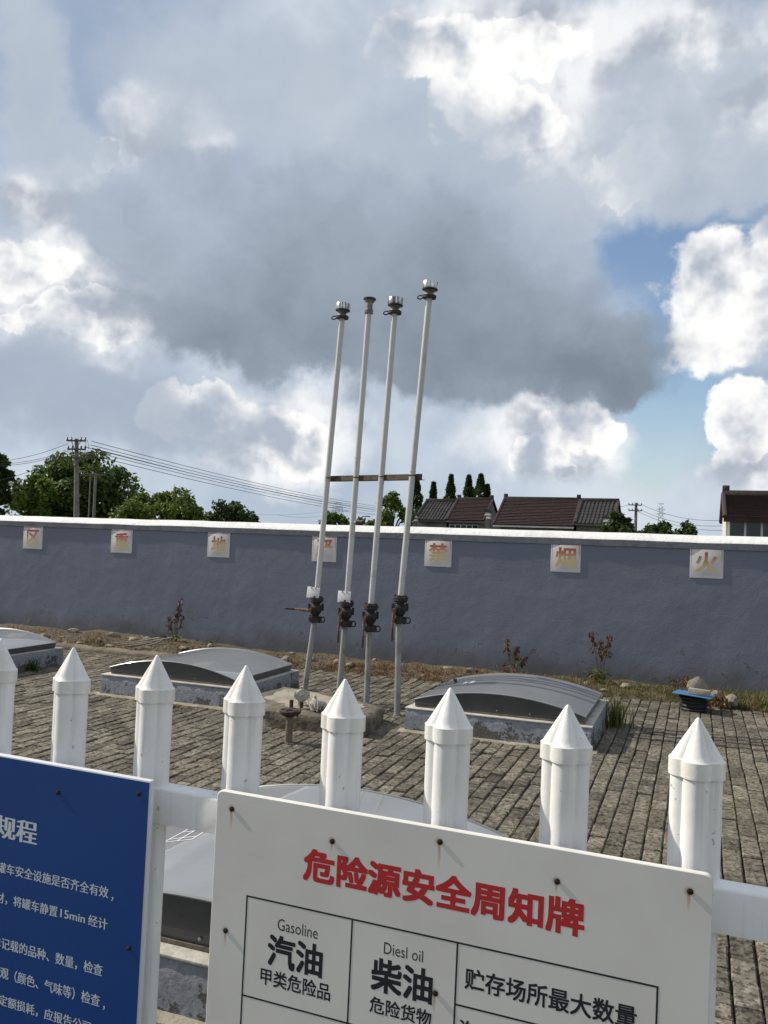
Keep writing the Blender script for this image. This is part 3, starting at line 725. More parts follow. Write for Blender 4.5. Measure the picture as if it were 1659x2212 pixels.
# clamp hook on the lid next to the pipes
part('latch', MB().box((-0.60, 0.28, 0.315), (0.030, 0.022, 0.020), ch=0.003).box((-0.585, 0.245, 0.313), (0.02, 0.03, 0.03), ch=0.003), M['black'], [o for o in bpy.data.objects if o.get('category') == 'hatch'][0])

# ------------------------------------------------------------------ concrete block, filler stub and couplings
bk = thing('concrete_block', 'low rough concrete plinth between the two middle hatches', 'plinth', (-3.1, 6.8, 0))
mb = MB(); ctr = Vector((-3.1, 6.85, 0)); N = 70; poly = []
for i in range(N):
    t_ = i/N*len(BLOCK); k = int(t_); a, b = Vector(BLOCK[k]), Vector(BLOCK[(k+1) % len(BLOCK)]); p = a+(b-a)*(t_-k); poly.append(Vector((p.x, p.y, 0)))
rings = []
for (ins, z) in ((0.0, -0.05), (0.0, 0.03), (0.006, 0.07), (0.004, 0.105), (0.02, 0.128), (0.06, 0.138), (0.20, 0.142), (0.34, 0.140)):
    rg = []
    for p in poly:
        d = (p-ctr).normalized(); w = 0.022*fbm(p.x*7, p.y*7, z*14)*(1 if ins < 0.1 else 0.3)
        q = p-d*(ins+w); rg.append((q.x+3.1, q.y-6.8, z+0.007*fbm(p.x*9, p.y*9, ins*5)))
    rings.append(rg)
part('plinth_body', MB().loft(rings), M['block'], bk, smooth=40)
top = []
for p in poly:
    d = (p-ctr).normalized(); q = p-d*(0.20+0.10*fbm(p.x*4, p.y*4, 3)); top.append(Vector((q.x+3.1, q.y-6.8, 0.147+0.003*fbm(p.x*6, p.y*6))))
cap = MB(); cap.add([Vector((0, 0.05, 0.150))]+top+[v-Vector((0, 0, 0.03)) for v in top], [(0, i+1, (i+1) % N+1) for i in range(N)]+[(i+1, N+i+1, N+(i+1) % N+1, (i+1) % N+1) for i in range(N)])
part('mortar_skim', cap, M['mortar'], bk, smooth=40)
fs = thing('filler_stub', 'short dirty standpipe with a rusted open flange before the plinth', 'standpipe', (-2.975, 5.945, 0))
part('stub_pipe', MB().cyl((0, 0, -0.03), (0.01, 0, 0.215), 0.029, n=24), M['block_pipe'] if 'block_pipe' in M else M['kerb'], fs)
fl = MB().lathe([(0.034, 0.200), (0.060, 0.212), (0.078, 0.222), (0.084, 0.232), (0.086, 0.246), (0.078, 0.252), (0.060, 0.247), (0.045, 0.250), (0.034, 0.246), (0.030, 0.225), (0.030, 0.20)], 30, Matrix.Translation((0.01, 0, 0)), caps=False)
for i, v in enumerate(fl.v): v.z += 0.007*fbm(v.x*30, v.y*30, v.z*20); v.x *= 1+0.05*fbm(v.x*20, v.y*20)
fo = part('rusted_flange', fl, M['rust'], fs, smooth=50)
ring_bolts(fo, Vector((0.01, 0, 0.235)), Vector((0, 0, 1)), 0.062, 4, -0.03, 0.020, 0.009, M['rust'])
def coupling(loc, rz, label, posts, h):
    t = thing('hose_coupling', label, 'coupling', loc, 'white hose couplings on the plinth', (0, 0, rz))
    Mh = Matrix.Translation((0, 0, h)) @ Matrix.Rotation(R(90), 4, 'X')
    part('coupling_body', MB().lathe([(0.030, -0.05), (0.036, -0.045), (0.036, -0.01), (0.052, -0.006), (0.055, 0.004), (0.055, 0.020), (0.050, 0.026), (0.046, 0.024), (0.044, 0.030), (0.020, 0.032), (0.018, 0.044), (0.010, 0.045), (0.009, 0.036), (0.0, 0.036)], 32, Mh, caps=False), M['coupling'], t)
    part('top_lug', MB().box((0, -0.004, h+0.062), (0.028, 0.026, 0.030), ch=0.006), M['coupling'], t)
    for s in (-1, 1):
        lg = part('cam_arm', MB().tube([(s*0.050, -0.008, h+0.036), (s*0.062, -0.012, h+0.022), (s*0.062, -0.014, h-0.02)], 0.007, 8), M['coupling'], t)
        part('pull_ring', MB().tube([(s*0.064+0.012*math.cos(R(a)), -0.02, h-0.030+0.014*math.sin(R(a))) for a in range(0, 360, 30)], 0.0025, 6, closed=True), M['coupling'], lg)
    part('elbow_pipe', MB().tube([(0, 0.04, h), (0, 0.085, h-0.01), (0, 0.11, h-0.05), (0, 0.115, 0.10)], 0.030, 16), M['coupling'], t)
    for (px, py, pr, ph) in posts:
        part('rusty_post', MB().cyl((px, py, 0.10), (px, py, ph), pr, n=14), M['rust'], t)
    return t
coupling((-3.150, 6.52, 0.0), R(30), 'white hose coupling facing the fence, on two rusty posts', [(-0.085, 0.0, 0.017, 0.215), (0.0, 0.0, 0.015, 0.225)], 0.255)
coupling((-3.00, 6.47, 0.0), R(-30), 'lower white hose coupling turned aside on the plinth', [(0.0, 0.02, 0.018, 0.18)], 0.200)
# chain between couplings
mb = MB()
for i in range(9):
    k = i/8; c = Vector((-3.11+0.10*k, 6.49-0.02*k, 0.215-0.04*math.sin(math.pi*k)))
    ax = Vector((1, 0, 0)) if i % 2 else Vector((0, 1, 0))
    mb.tube([c+Vector((0.010*math.cos(R(a)), 0, 0))+ (Vector((0, 0, 1)) if i % 2 else Vector((0, 1, 0)))*0.006*math.sin(R(a)) for a in range(0, 360, 45)], 0.002, 5, closed=True)
tag(part('chain', mb, M['rust'], origin=Vector((-3.06, 6.48, 0.2))), 'short rusty chain hanging between the two white couplings', 'chain')

# ------------------------------------------------------------------ ribbed riser with blue board and brick on top
rr = Vector((-0.02, 9.10, 0))
prof = []
for k in range(4):
    z = 0.002+k*0.036
    prof += [(0.118, z), (0.132, z+0.006), (0.136, z+0.015), (0.132, z+0.024), (0.118, z+0.030)]
rb = MB().lathe(prof, 32)
for v in rb.v:
    v.x += v.z*0.10*math.sin(v.z*30); v.x += 0.004*fbm(v.x*9, v.y*9, v.z*20)
ro = part('ribbed_riser', rb, M['black'], origin=(0, 0, 0)); ro.location = rr
tag(ro, 'black ribbed plastic riser standing on the paving near the wall', 'riser')
bb = thing('blue_board', 'pale blue board lying on the black ribbed riser', 'board', rr+Vector((0.005, 0.0, 0.158)), rot=(R(-3), R(3), R(-9)))
part('sheet', MB().box((0, 0, 0), (0.37, 0.36, 0.007), ch=0.001), M['blueboard'], bb)
bq = part('loose_brick', MB().box((0, 0, 0), (0.205, 0.105, 0.056), ch=0.006), M['brick'], origin=(0, 0, 0))
bq.location = rr+Vector((0.055, -0.035, 0.158+0.033)); bq.rotation_euler = (R(-3), R(3), R(-4))
tag(bq, 'pale concrete brick weighing down the blue board', 'brick')

# ------------------------------------------------------------------ stones along the foot of the wall
def rock(loc, size, seed, label, group=None, name='stone'):
    bm = bmesh.new(); bmesh.ops.create_icosphere(bm, subdivisions=2, radius=1.0)
    rnd = random.Random(seed); k = rnd.uniform(0, 50)
    for v in bm.verts:
        d = 1+0.38*fbm(v.co.x*1.1+k, v.co.y*1.1, v.co.z*1.1); c = v.co*d
        v.co = Vector((round(c.x*2.6)/2.6*0.45+c.x*0.55, c.y, c.z))
        v.co = Vector((v.co.x*size[0], v.co.y*size[1], v.co.z*size[2]))
    bm.verts.index_update()
    mb = MB().add([v.co.copy() for v in bm.verts], [[v.index for v in f.verts] for f in bm.faces]); bm.free()
    o = part(name, mb, M['stone'], smooth=28, origin=(0, 0, 0)); o.location = loc; o.rotation_euler = (rnd.uniform(-.2, .2), rnd.uniform(-.2, .2), rnd.uniform(0, 6))
    return tag(o, label, 'stone', group)
rock((0.02, 9.62, 0.15), (0.105, 0.07, 0.115), 3, 'rounded pale stone leaning up behind the blue board')
rock((0.185, 9.50, 0.09), (0.055, 0.05, 0.07), 5, 'pale lump of rubble just right of the blue board')
rock((0.34, 9.42, 0.07), (0.085, 0.06, 0.075), 9, 'pale lump of rubble furthest right beside the wall foot')
rs = random.Random(11)
for i in range(34):
    if i < 18: x = rs.uniform(-8.6, -5.6) if i < 12 else rs.uniform(-6.4, -5.7)
    else: x = rs.uniform(-5.2, -0.3)
    y = rs.uniform(9.45, 10.05) if i >= 18 else rs.uniform(9.3, 9.9)
    s = rs.uniform(0.022, 0.062)
    rock((x, y, verge_z(x, y)+s*0.25), (s*rs.uniform(0.9, 1.7), s, s*rs.uniform(0.5, 0.8)), 20+i, 'small loose stone lying in the dry verge under the wall', 'loose stones in the verge')

# ------------------------------------------------------------------ white picket fence
FE = 0.0127                                   # the fence sinks a little to the right
fence = thing('picket_fence', 'white plastic picket fence with pointed caps, carrying both notices', 'fence', (0, 1.25, 0), rot=(0, FE, 0))
def lobes(th, grow=0.0):
    best = 0.0
    for (cx, cy, r) in ((0, 0, 0.0228), (0, -0.0108, 0.0172), (0, 0.0108, 0.0172), (-0.0183, 0, 0.0148), (0.0183, 0, 0.0148)):
        r = r*1.04+grow; cx *= 1.04; cy *= 1.04; dx, dy = math.cos(th), math.sin(th)
        b = dx*cx+dy*cy; disc = b*b-(cx*cx+cy*cy-r*r)
        if disc >= 0: best = max(best, b+math.sqrt(disc))
    return best
NS = 96
def section(z, grow=0.0, k=1.0, off=(0, 0)):
    out = []
    for i in range(NS):
        t = 2*math.pi*i/NS; r = lobes(t, grow)*k; out.append((off[0]+r*math.cos(t), off[1]+r*math.sin(t), z))
    return out
body = MB().loft([section(0.03), section(1.302)])
capz = 1.291
rg = [section(capz, 0.0005), section(capz, 0.0030), section(capz+0.0225, 0.0030), section(capz+0.0235, 0.0022), section(capz+0.0245, 0.0004)]
for k in range(1, 9):
    q = k/8; rg.append(section(capz+0.0245+0.0525*q, 0.0004, 1-q*0.90))
rg.append(section(capz+0.0245+0.0545, 0.0004, 0.055)); rg.append(section(capz+0.0245+0.0550, 0.0004, 0.02))
cap = MB().loft(rg)
pb = pc = None
for j in range(-2, 12):
    x = -0.0135-0.1778*j+random.uniform(-0.001, 0.001)
    if pb is None:
        p = part('picket', body, M['pvc'], fence, smooth=38); c = part('picket_cap', cap, M['pvc_cap'], p, smooth=38); pb, pc = p.data, c.data
    else:
        p = bpy.data.objects.new('picket', pb); col.objects.link(p); p.parent = fence
        c = bpy.data.objects.new('picket_cap', pc); col.objects.link(c); c.parent = p
    p.location = (x, 0, random.uniform(-0.004, 0.004)); p.rotation_euler = (random.gauss(0, 0.002), random.gauss(0.0, 0.0013), random.gauss(0, 0.02))
def rail(z):
    prof = [(-0.019, 0.0), (-0.019, 0.0555), (-0.0178, 0.0585), (-0.0150, 0.0597), (0.0150, 0.0597), (0.0178, 0.0585), (0.019, 0.0555), (0.019, 0.0)]
    return MB().loft([[(x, a, z+b) for a, b in prof] for x in (-2.3, 0.6)])
part('rail', rail(1.091), M['pvc'], fence, smooth=50); part('rail', rail(0.16), M['pvc'], fence, smooth=50)

# ------------------------------------------------------------------ the two notice boards screwed to the fence
BO = Vector((-0.719, 1.19, 1.189))
W_SCREW = [(0.029, -0.026), (0.206, -0.047), (0.376, -0.019), (0.546, -0.044), (0.718, -0.025), (0.029, -0.218), (0.379, -0.235), (0.718, -0.235)]
B_SCREW = [(-0.318, -0.052), (-0.150, -0.029), (-0.153, -0.285), (-0.60, -0.05)]
def board_material():
    m = bpy.data.materials.new('grubby_white_board'); m.use_nodes = True
    t = NT(m.node_tree); b = t.n['Principled BSDF']
    obj = t.node('ShaderNodeTexCoord').outputs['Object']
    sp = t.node('ShaderNodeSeparateXYZ'); t.l.new(obj, sp.inputs[0])
    c = t.mix(t.ss(t.noise(obj, 5, 5, 0.55), 0.35, 0.7), (0.765, 0.735, 0.685, 1), (0.70, 0.67, 0.625, 1))
    c = t.mix(t.ss(t.noise(obj, 70, 3, 0.5), 0.745, 0.765, 0, 0.7), c, (0.30, 0.25, 0.20, 1))
    wob = t.m('MULTIPLY', t.m('SUBTRACT', t.noise(obj, 30, 4), 0.5), 0.006)
    for i, (u, v) in enumerate(W_SCREW):                    # rust run down from each screw
        ln = (0.040, 0.018, 0.050, 0.022, 0.034, 0.03, 0.036, 0.03)[i]
        dx = t.m('ABSOLUTE', t.m('ADD', t.m('SUBTRACT', sp.outputs[0], u-0.001), wob))
        dz = t.m('SUBTRACT', v, sp.outputs[2])
        a = t.m('MULTIPLY', t.ss(dx, 0.0006, 0.0032, 1, 0), t.m('MULTIPLY', t.ss(dz, -0.003, 0.002), t.ss(dz, 0.002, ln, 1.0, 0.0)))
        c = t.mix(t.m('MULTIPLY', a, 0.8), c, (0.46, 0.27, 0.08, 1))
        dd = t.m('SQRT', t.m('ADD', t.m('MULTIPLY', dx, dx), t.m('MULTIPLY', dz, dz)))
        c = t.mix(t.ss(dd, 0.003, 0.0085, 0.5, 0.0), c, (0.33, 0.20, 0.09, 1))
    t.put(b.inputs['Base Color'], c); b.inputs['Roughness'].default_value = 0.45
    return m
M['board'] = board_material()
def rounded_panel(u0, u1, v0, v1, y0, y1, r=0.010):
    pts = []
    for (cx, cz, a0) in ((u1-r, v1-r, 0), (u0+r, v1-r, 90), (u0+r, v0+r, 180), (u1-r, v0+r, 270)):
        for k in range(0, 91, 15): a = R(a0+k); pts.append((cx+r*math.cos(a), cz+r*math.sin(a)))
    e = 0.0012
    def ring(y, ins): 
        cx, cz = (u0+u1)/2, (v0+v1)/2
        return [(p[0]-math.copysign(ins, p[0]-cx), y, p[1]-math.copysign(ins, p[1]-cz)) for p in pts]
    return MB().loft([ring(y0, e), ring(y0+e, 0), ring(y1-e, 0), ring(y1, e)])
def screws(lst, parent):
    for (u, v) in lst:
        Mh = Matrix.Translation((u, 0.0, v)) @ Matrix.Rotation(R(90), 4, 'X')
        part('screw', MB().lathe([(0.0022, -0.012), (0.0022, 0.0006), (0.0040, 0.0006), (0.0042, 0.0018), (0.0030, 0.0025), (0.0, 0.0026)], 12, Mh, caps=False), M['screw'], parent)
wb = thing('notice_board', 'white hazard notice board with red heading and ruled table', 'notice board', BO, rot=(0, FE, 0))
part('panel', rounded_panel(0, 0.746, -0.60, 0.0, 0.0, 0.0105), M['board'], wb, smooth=0)
Yp = -0.0001
part('heading', print_text(MB(), '危险源安全周知牌', 0.161, 0.583, -0.1125, -0.0655, Yp, 0.036), M['red_print'], wb, smooth=0)
tb = MB()
def hline(u0, u1, v, w=0.0026): tb.box(((u0+u1)/2, Yp+0.0001, v), (u1-u0+w, 0.0004, w))
def vline(u, v0, v1, w=0.0026): tb.box((u, Yp+0.0001, (v0+v1)/2), (w, 0.00045, v1-v0-w))
hline(0.064, 0.682, -0.1570)
for u in (0.064, 0.2445, 0.4085, 0.682): vline(u, -0.53, -0.1570)
hline(0.0655, 0.4075, -0.3110); hline(0.4100, 0.6805, -0.2440); hline(0.4100, 0.6805, -0.330); hline(0.0655, 0.6805, -0.44); hline(0.064, 0.682, -0.53)
part('table_ruling', tb, M['black_print'], wb, smooth=0)
part('table_text', print_text(MB(), 'Gasoline', 0.120, 0.189, -0.1985, -0.1805, Yp, 0.0), M['black_print'], wb, smooth=0)
part('table_text', print_text(MB(), '汽油', 0.106, 0.198, -0.2545, -0.2075, Yp, 0.028), M['black_print'], wb, smooth=0)
part('table_text', print_text(MB(), '甲类危险品', 0.095, 0.214, -0.2860, -0.2610, Yp, 0.018), M['black_print'], wb, smooth=0)
part('table_text', print_text(MB(), 'Diesl oil', 0.297, 0.358, -0.1965, -0.1795, Yp, 0.0), M['black_print'], wb, smooth=0)
part('table_text', print_text(MB(), '柴油', 0.280, 0.373, -0.2525, -0.2055, Yp, 0.028), M['black_print'], wb, smooth=0)
part('table_text', print_text(MB(), '危险货物', 0.279, 0.374, -0.2855, -0.2620, Yp, 0.018), M['black_print'], wb, smooth=0)
part('table_text', print_text(MB(), '贮存场所最大数量', 0.422, 0.657, -0.2185, -0.1890, Yp, 0.020), M['black_print'], wb, smooth=0)
part('table_text', print_text(MB(), '汽油', 0.416, 0.468, -0.2900, -0.2630, Yp, 0.018), M['black_print'], wb, smooth=0)
screws(W_SCREW, wb)
nb = thing('notice_board', 'dark blue regulations board with pale lettering at the left edge', 'notice board', BO, rot=(0, FE, 0))
part('panel', rounded_panel(-0.98, -0.127, -0.66, -0.005, 0.001, 0.0105, 0.003), M['tagwhite'], nb, smooth=40)
part('blue_face', MB().box(((-0.98-0.129)/2, 0.0006, (-0.66-0.007)/2), (0.98-0.129-0.004, 0.0010, 0.66-0.007-0.003)), M['blue_panel'], nb, smooth=0)
Yb = -0.0001
def btext(body, u1, wch, v0, v1, wt=0.0, n=None, name='text_line'):
    n = n or len(body); part(name, print_text(MB(), body, u1-wch*n, u1, v0, v1, Yb, wt, True), M['white_print'], nb, smooth=0)
btext('规程', -0.360, 0.0462, -0.1510, -0.1115, 0.034, name='heading')
btext('罐车安全设施是否齐全有效', -0.201, 0.0202, -0.2125, -0.1935, 0.018)
part('text_line', print_text(MB(), '，', -0.194, -0.190, -0.2150, -0.2080, Yb, 0.01, True), M['white_print'], nb, smooth=0)
part('text_line', print_text(MB(), '材，将罐车静置', -0.443, -0.305, -0.2655, -0.2465, Yb, 0.018, True), M['white_print'], nb, smooth=0)
part('text_line', print_text(MB(), '15min', -0.298, -0.246, -0.2630, -0.2490, Yb, 0.014, True), M['white_print'], nb, smooth=0)
part('text_line', print_text(MB(), '经计', -0.239, -0.199, -0.2650, -0.2465, Yb, 0.018, True), M['white_print'], nb, smooth=0)
part('text_line', print_text(MB(), '单记载的品种、数量，检查', -0.444, -0.204, -0.3440, -0.3240, Yb, 0.018, True), M['white_print'], nb, smooth=0)
part('text_line', print_text(MB(), '观（颜色、气味等）检查', -0.423, -0.206, -0.3950, -0.3745, Yb, 0.018, True), M['white_print'], nb, smooth=0)
part('text_line', print_text(MB(), '，', -0.199, -0.195, -0.3970, -0.3900, Yb, 0.01, True), M['white_print'], nb, smooth=0)
part('text_line', print_text(MB(), '定额损耗，应报告公司', -0.422, -0.222, -0.4420, -0.4230, Yb, 0.018, True), M['white_print'], nb, smooth=0)
screws(B_SCREW, nb)

# ------------------------------------------------------------------ plants in the yard
def leaf_material(name, c, c2, trans=0.35, rough=0.6):
    m = bpy.data.materials.new(name); m.use_nodes = True
    t = NT(m.node_tree); b = t.n['Principled BSDF']; out = t.n['Material Output']
    a = t.node('ShaderNodeAttribute', attribute_name='tint').outputs['Fac']
    cc = t.mix(a, c4(c), c4(c2)); t.put(b.inputs['Base Color'], cc); b.inputs['Roughness'].default_value = rough
    b.inputs['Specular IOR Level'].default_value = 0.3
    tr = t.node('ShaderNodeBsdfTranslucent'); t.l.new(cc, tr.inputs[0])
    mx = t.node('ShaderNodeMixShader'); mx.inputs[0].default_value = trans
    t.l.new(b.outputs[0], mx.inputs[1]); t.l.new(tr.outputs[0], mx.inputs[2]); t.l.new(mx.outputs[0], out.inputs[0])
    return m
M['leaf'] = leaf_material('green_leaf', (0.036, 0.070, 0.014), (0.150, 0.205, 0.040))
M['leaf_bright'] = leaf_material('bright_green_leaf', (0.055, 0.105, 0.016), (0.195, 0.250, 0.045))
M['leaf_dark'] = leaf_material('dark_green_leaf', (0.024, 0.048, 0.013), (0.085, 0.125, 0.034))
M['leaf_dry'] = leaf_material('withered_leaf', (0.085, 0.038, 0.016), (0.20, 0.10, 0.045), 0.2)
M['grass_dry'] = leaf_material('dry_grass_blade', (0.12, 0.055, 0.022), (0.27, 0.18, 0.085), 0.3)
M['grass'] = leaf_material('grass_blade', (0.075, 0.10, 0.022), (0.19, 0.20, 0.06), 0.35)
M['stem'] = mat('dry_stem', (0.13, 0.085, 0.045), 0.8, c2=(0.08, 0.05, 0.03), vs=40)
M['bark'] = mat('bark', (0.075, 0.06, 0.045), 0.95, c2=(0.045, 0.035, 0.027), vs=8, bump=0.03, bs=20)

def blade(mb, p, h, w, lean, az, tint):
    d = Vector((math.cos(az), math.sin(az), 0)); s = Vector((-d.y, d.x, 0))*w
    p = Vector(p); m_ = p+d*lean*0.35+Vector((0, 0, h*0.6)); t_ = p+d*lean+Vector((0, 0, h))
    mb.add([p-s, p+s, m_+s*0.7, m_-s*0.7, t_], [(0, 1, 2, 3), (3, 2, 4)], tint)
def leaf(mb, p, d, n, L, w, tint):
    d = d.normalized(); s = d.cross(n); s = (s if s.length > 1e-4 else d.orthogonal()).normalized(); u = s.cross(d)
    mb.add([p, p+d*L*0.45+s*w+u*0.1*L, p+d*L, p+d*L*0.45-s*w+u*0.1*L], [(0, 1, 2, 3)], tint)

rs = random.Random(5)
dry, grn = MB(), MB()
for i in range(18000):
    x = rs.uniform(-9.6, 2.2); y = edge_y(x)-0.06+abs(rs.gauss(0, 0.30))
    if y > 10.18: continue
    dens = fbm(x*1.1, y*1.6, 8.0)
    right = max(0, min(1, (x+2.2)/1.5)); mid_ = math.exp(-((x+3.2)/1.6)**2)
    if rs.random() > 0.20+0.58*right+0.34*mid_+0.75*dens: continue
    z = verge_z(x, y)-0.005
    if rs.random() < 0.50*right+0.10+0.55*fbm(x*0.9, y, 3.3) and not mid_ > 0.6:
        blade(grn, (x, y, z), rs.uniform(0.03, 0.11), 0.0035, rs.uniform(0.01, 0.06), rs.uniform(0, 6.28), rs.random())
    else:
        blade(dry, (x, y, z), rs.uniform(0.010, 0.060)*(1+0.8*dens), 0.0050, rs.uniform(0.02, 0.08), rs.uniform(0, 6.28), rs.random())
for i in range(3200):                      # withered leaves lying in the verge
    x = rs.uniform(-9.0, 1.8); y = edge_y(x)+rs.uniform(-0.05, 0.7)
    leaf(dry, Vector((x, y, verge_z(x, y)+0.012)), Vector((rs.gauss(0, 1), rs.gauss(0, 1), rs.gauss(0, .35))), Vector((0, 0, 1)), rs.uniform(0.02, 0.05), rs.uniform(0.006, 0.013), rs.random())
for i in range(420):                       # tuft of withered grass before the left middle hatch
    x, y = rs.gauss(-4.62, 0.13), 6.66-abs(rs.gauss(0, 0.05)); blade(dry, (x, y, 0), rs.uniform(0.01, 0.03), 0.003, rs.uniform(0.02, 0.07), rs.uniform(0, 6.28), rs.random())
for i in range(700):                       # thin grass in the paving joints on the right
    jx = rs.randint(-14, 3)*PX+PX/2; y = rs.uniform(4.2, 7.0)
    if fbm(jx*1.5, y*1.5, 4.4) < 0.12 or in_hatch(jx, y): continue
    blade(grn, (jx+rs.gauss(0, 0.006), y, -0.01), rs.uniform(0.02, 0.06), 0.0016, rs.uniform(0.01, 0.05), rs.uniform(0, 6.28), rs.random())
tag(part('dry_grass', dry, M['grass_dry'], smooth=0), 'rust-brown dry grass and fallen leaves along the wall foot', 'grass', kind='stuff')
tag(part('green_grass', grn, M['grass'], smooth=0), 'sparse green grass along the wall foot and paving joints', 'grass', kind='stuff')

def weed(loc, stems, label, green, name='withered_weed', seed=1):
    r_ = random.Random(seed); t = thing(name, label, 'weed', loc)
    sm = MB(); dm = MB(); gm = MB()
    for (dx, dz, bend) in stems:
        pts = [Vector((bend*math.sin(k/8*3.1)*0.3+dx*(k/8)**1.2, 0.02*math.sin(k+dx*9), dz*k/8)) for k in range(9)]
        sm.tube(pts, [0.007*(1-0.07*k) for k in range(9)], 6)
        for k in range(int(18+dz*26)):                      # withered leaves hanging from the upper stem
            q = r_.uniform(0.50, 1.0)**0.8; i = min(7, int(q*8)); p = pts[i]+(pts[i+1]-pts[i])*(q*8-i)
            d = Vector((r_.gauss(0, 0.5), r_.gauss(0, 0.5), -1.0)); p = p+Vector((r_.gauss(0, 0.018), r_.gauss(0, 0.018), 0))
            leaf(dm, p, d, Vector((r_.gauss(0, 1), -1, 0)), r_.uniform(0.035, 0.075), r_.uniform(0.008, 0.017), r_.random())
    for k in range(green):
        a = r_.uniform(0, 6.28); rr_ = abs(r_.gauss(0, 0.06)); p = Vector((rr_*math.cos(a), rr_*math.sin(a)*0.7-0.02, r_.uniform(0.0, 0.16)))
        leaf(gm, p, Vector((math.cos(a), math.sin(a), r_.uniform(-0.6, 0.8))), Vector((0, 0, 1)), r_.uniform(0.05, 0.10), r_.uniform(0.014, 0.024), r_.random())
    for k in range(30):
        a = r_.uniform(0, 6.28); p = Vector((r_.gauss(-0.05, 0.06), r_.gauss(-0.02, 0.05), r_.uniform(0, 0.15)))
        leaf(dm, p, Vector((math.cos(a), math.sin(a), -0.8)), Vector((0, -1, 0.3)), r_.uniform(0.04, 0.08), r_.uniform(0.01, 0.018), r_.random())
    part('stems', sm, M['stem'], t); part('dead_leaves', dm, M['leaf_dry'], t, smooth=0)
    if green: part('green_leaves', gm, M['leaf_bright'], t, smooth=0)
    return t
weed((-6.80, 9.96, 0.03), [(0.06, 0.68, 0.06), (-0.10, 0.42, -0.03), (0.12, 0.44, 0.03), (0.05, 0.60, -0.04)], 'tall withered weed against the left part of the wall', 60, seed=2)
weed((-2.04, 9.98, 0.04), [(-0.09, 0.46, -0.08), (0.05, 0.36, 0.0), (0.14, 0.25, 0.02)], 'short withered weed behind the right hatch', 14, seed=3)
weed((-1.03, 9.95, 0.02), [(-0.11, 0.62, 0.0), (0.0, 0.54, 0.02), (0.10, 0.60, 0.03)], 'three-stemmed withered weed at the right end of the right hatch', 70, seed=4)
weed((-0.10, 10.05, 0.05), [(0.0, 0.16, 0.0)], 'tiny withered sprig at the wall foot left of the blue board', 0, seed=5)
weed((0.235, 9.36, 0.0), [(0.02, 0.16, 0.0), (-0.03, 0.13, 0)], 'small rust-brown weed beside the rubble right of the blue board', 0, seed=6)
weed((-6.25, 10.0, 0.02), [(0.0, 0.10, 0.0)], 'small yellowing sprig right of the tall weed', 6, seed=7)
def tuft(loc, n, h, label, mt, spread, seed, name='grass_tuft'):
    r_ = random.Random(seed); mb = MB()
    for k in range(n):
        a = r_.uniform(0, 6.28); q = abs(r_.gauss(0, spread))
        blade(mb, (q*math.cos(a), q*math.sin(a), 0), h*r_.uniform(0.5, 1.1), 0.0055, r_.uniform(0.03, 0.14), r_.uniform(0, 6.28), r_.random())
    o = part(name, mb, mt, smooth=0, origin=(0, 0, 0)); o.location = loc
    return tag(o, label, 'grass tuft')
tuft((-0.66, 7.86, 0), 120, 0.27, 'long-bladed grass tuft at the back corner of the right hatch', M['grass'], 0.07, 31)
tuft((-6.98, 7.48, 0), 60, 0.16, 'dark grass tuft against the side of the far left hatch', M['leaf_dark'], 0.06, 32)
tuft((-6.96, 8.12, 0), 60, 0.13, 'pale grass tuft behind the corner of the far left hatch', M['grass'], 0.06, 33)
# dead sticks by the tall weed
for i, (x, y, dx, dy) in enumerate(((-7.4, 9.42, 0.62, 0.16), (-7.25, 9.33, 0.60, 0.28), (-7.05, 9.28, 0.38, 0.42), (-6.85, 9.25, 0.16, 0.42))):
    mb = MB().tube([(0, 0, 0), (dx*0.5, dy*0.5, 0.035), (dx, dy, 0.10)], [0.007, 0.009, 0.011], 6)
    o = part('dead_stick', mb, M['mortar'], origin=(0, 0, 0)); o.location = (x, y, 0.085)
    tag(o, ('leftmost and longest', 'second from left', 'third from left', 'rightmost and steepest')[i] + ' bleached dead stick below the tall withered weed', 'stick', 'dead sticks below the weed')

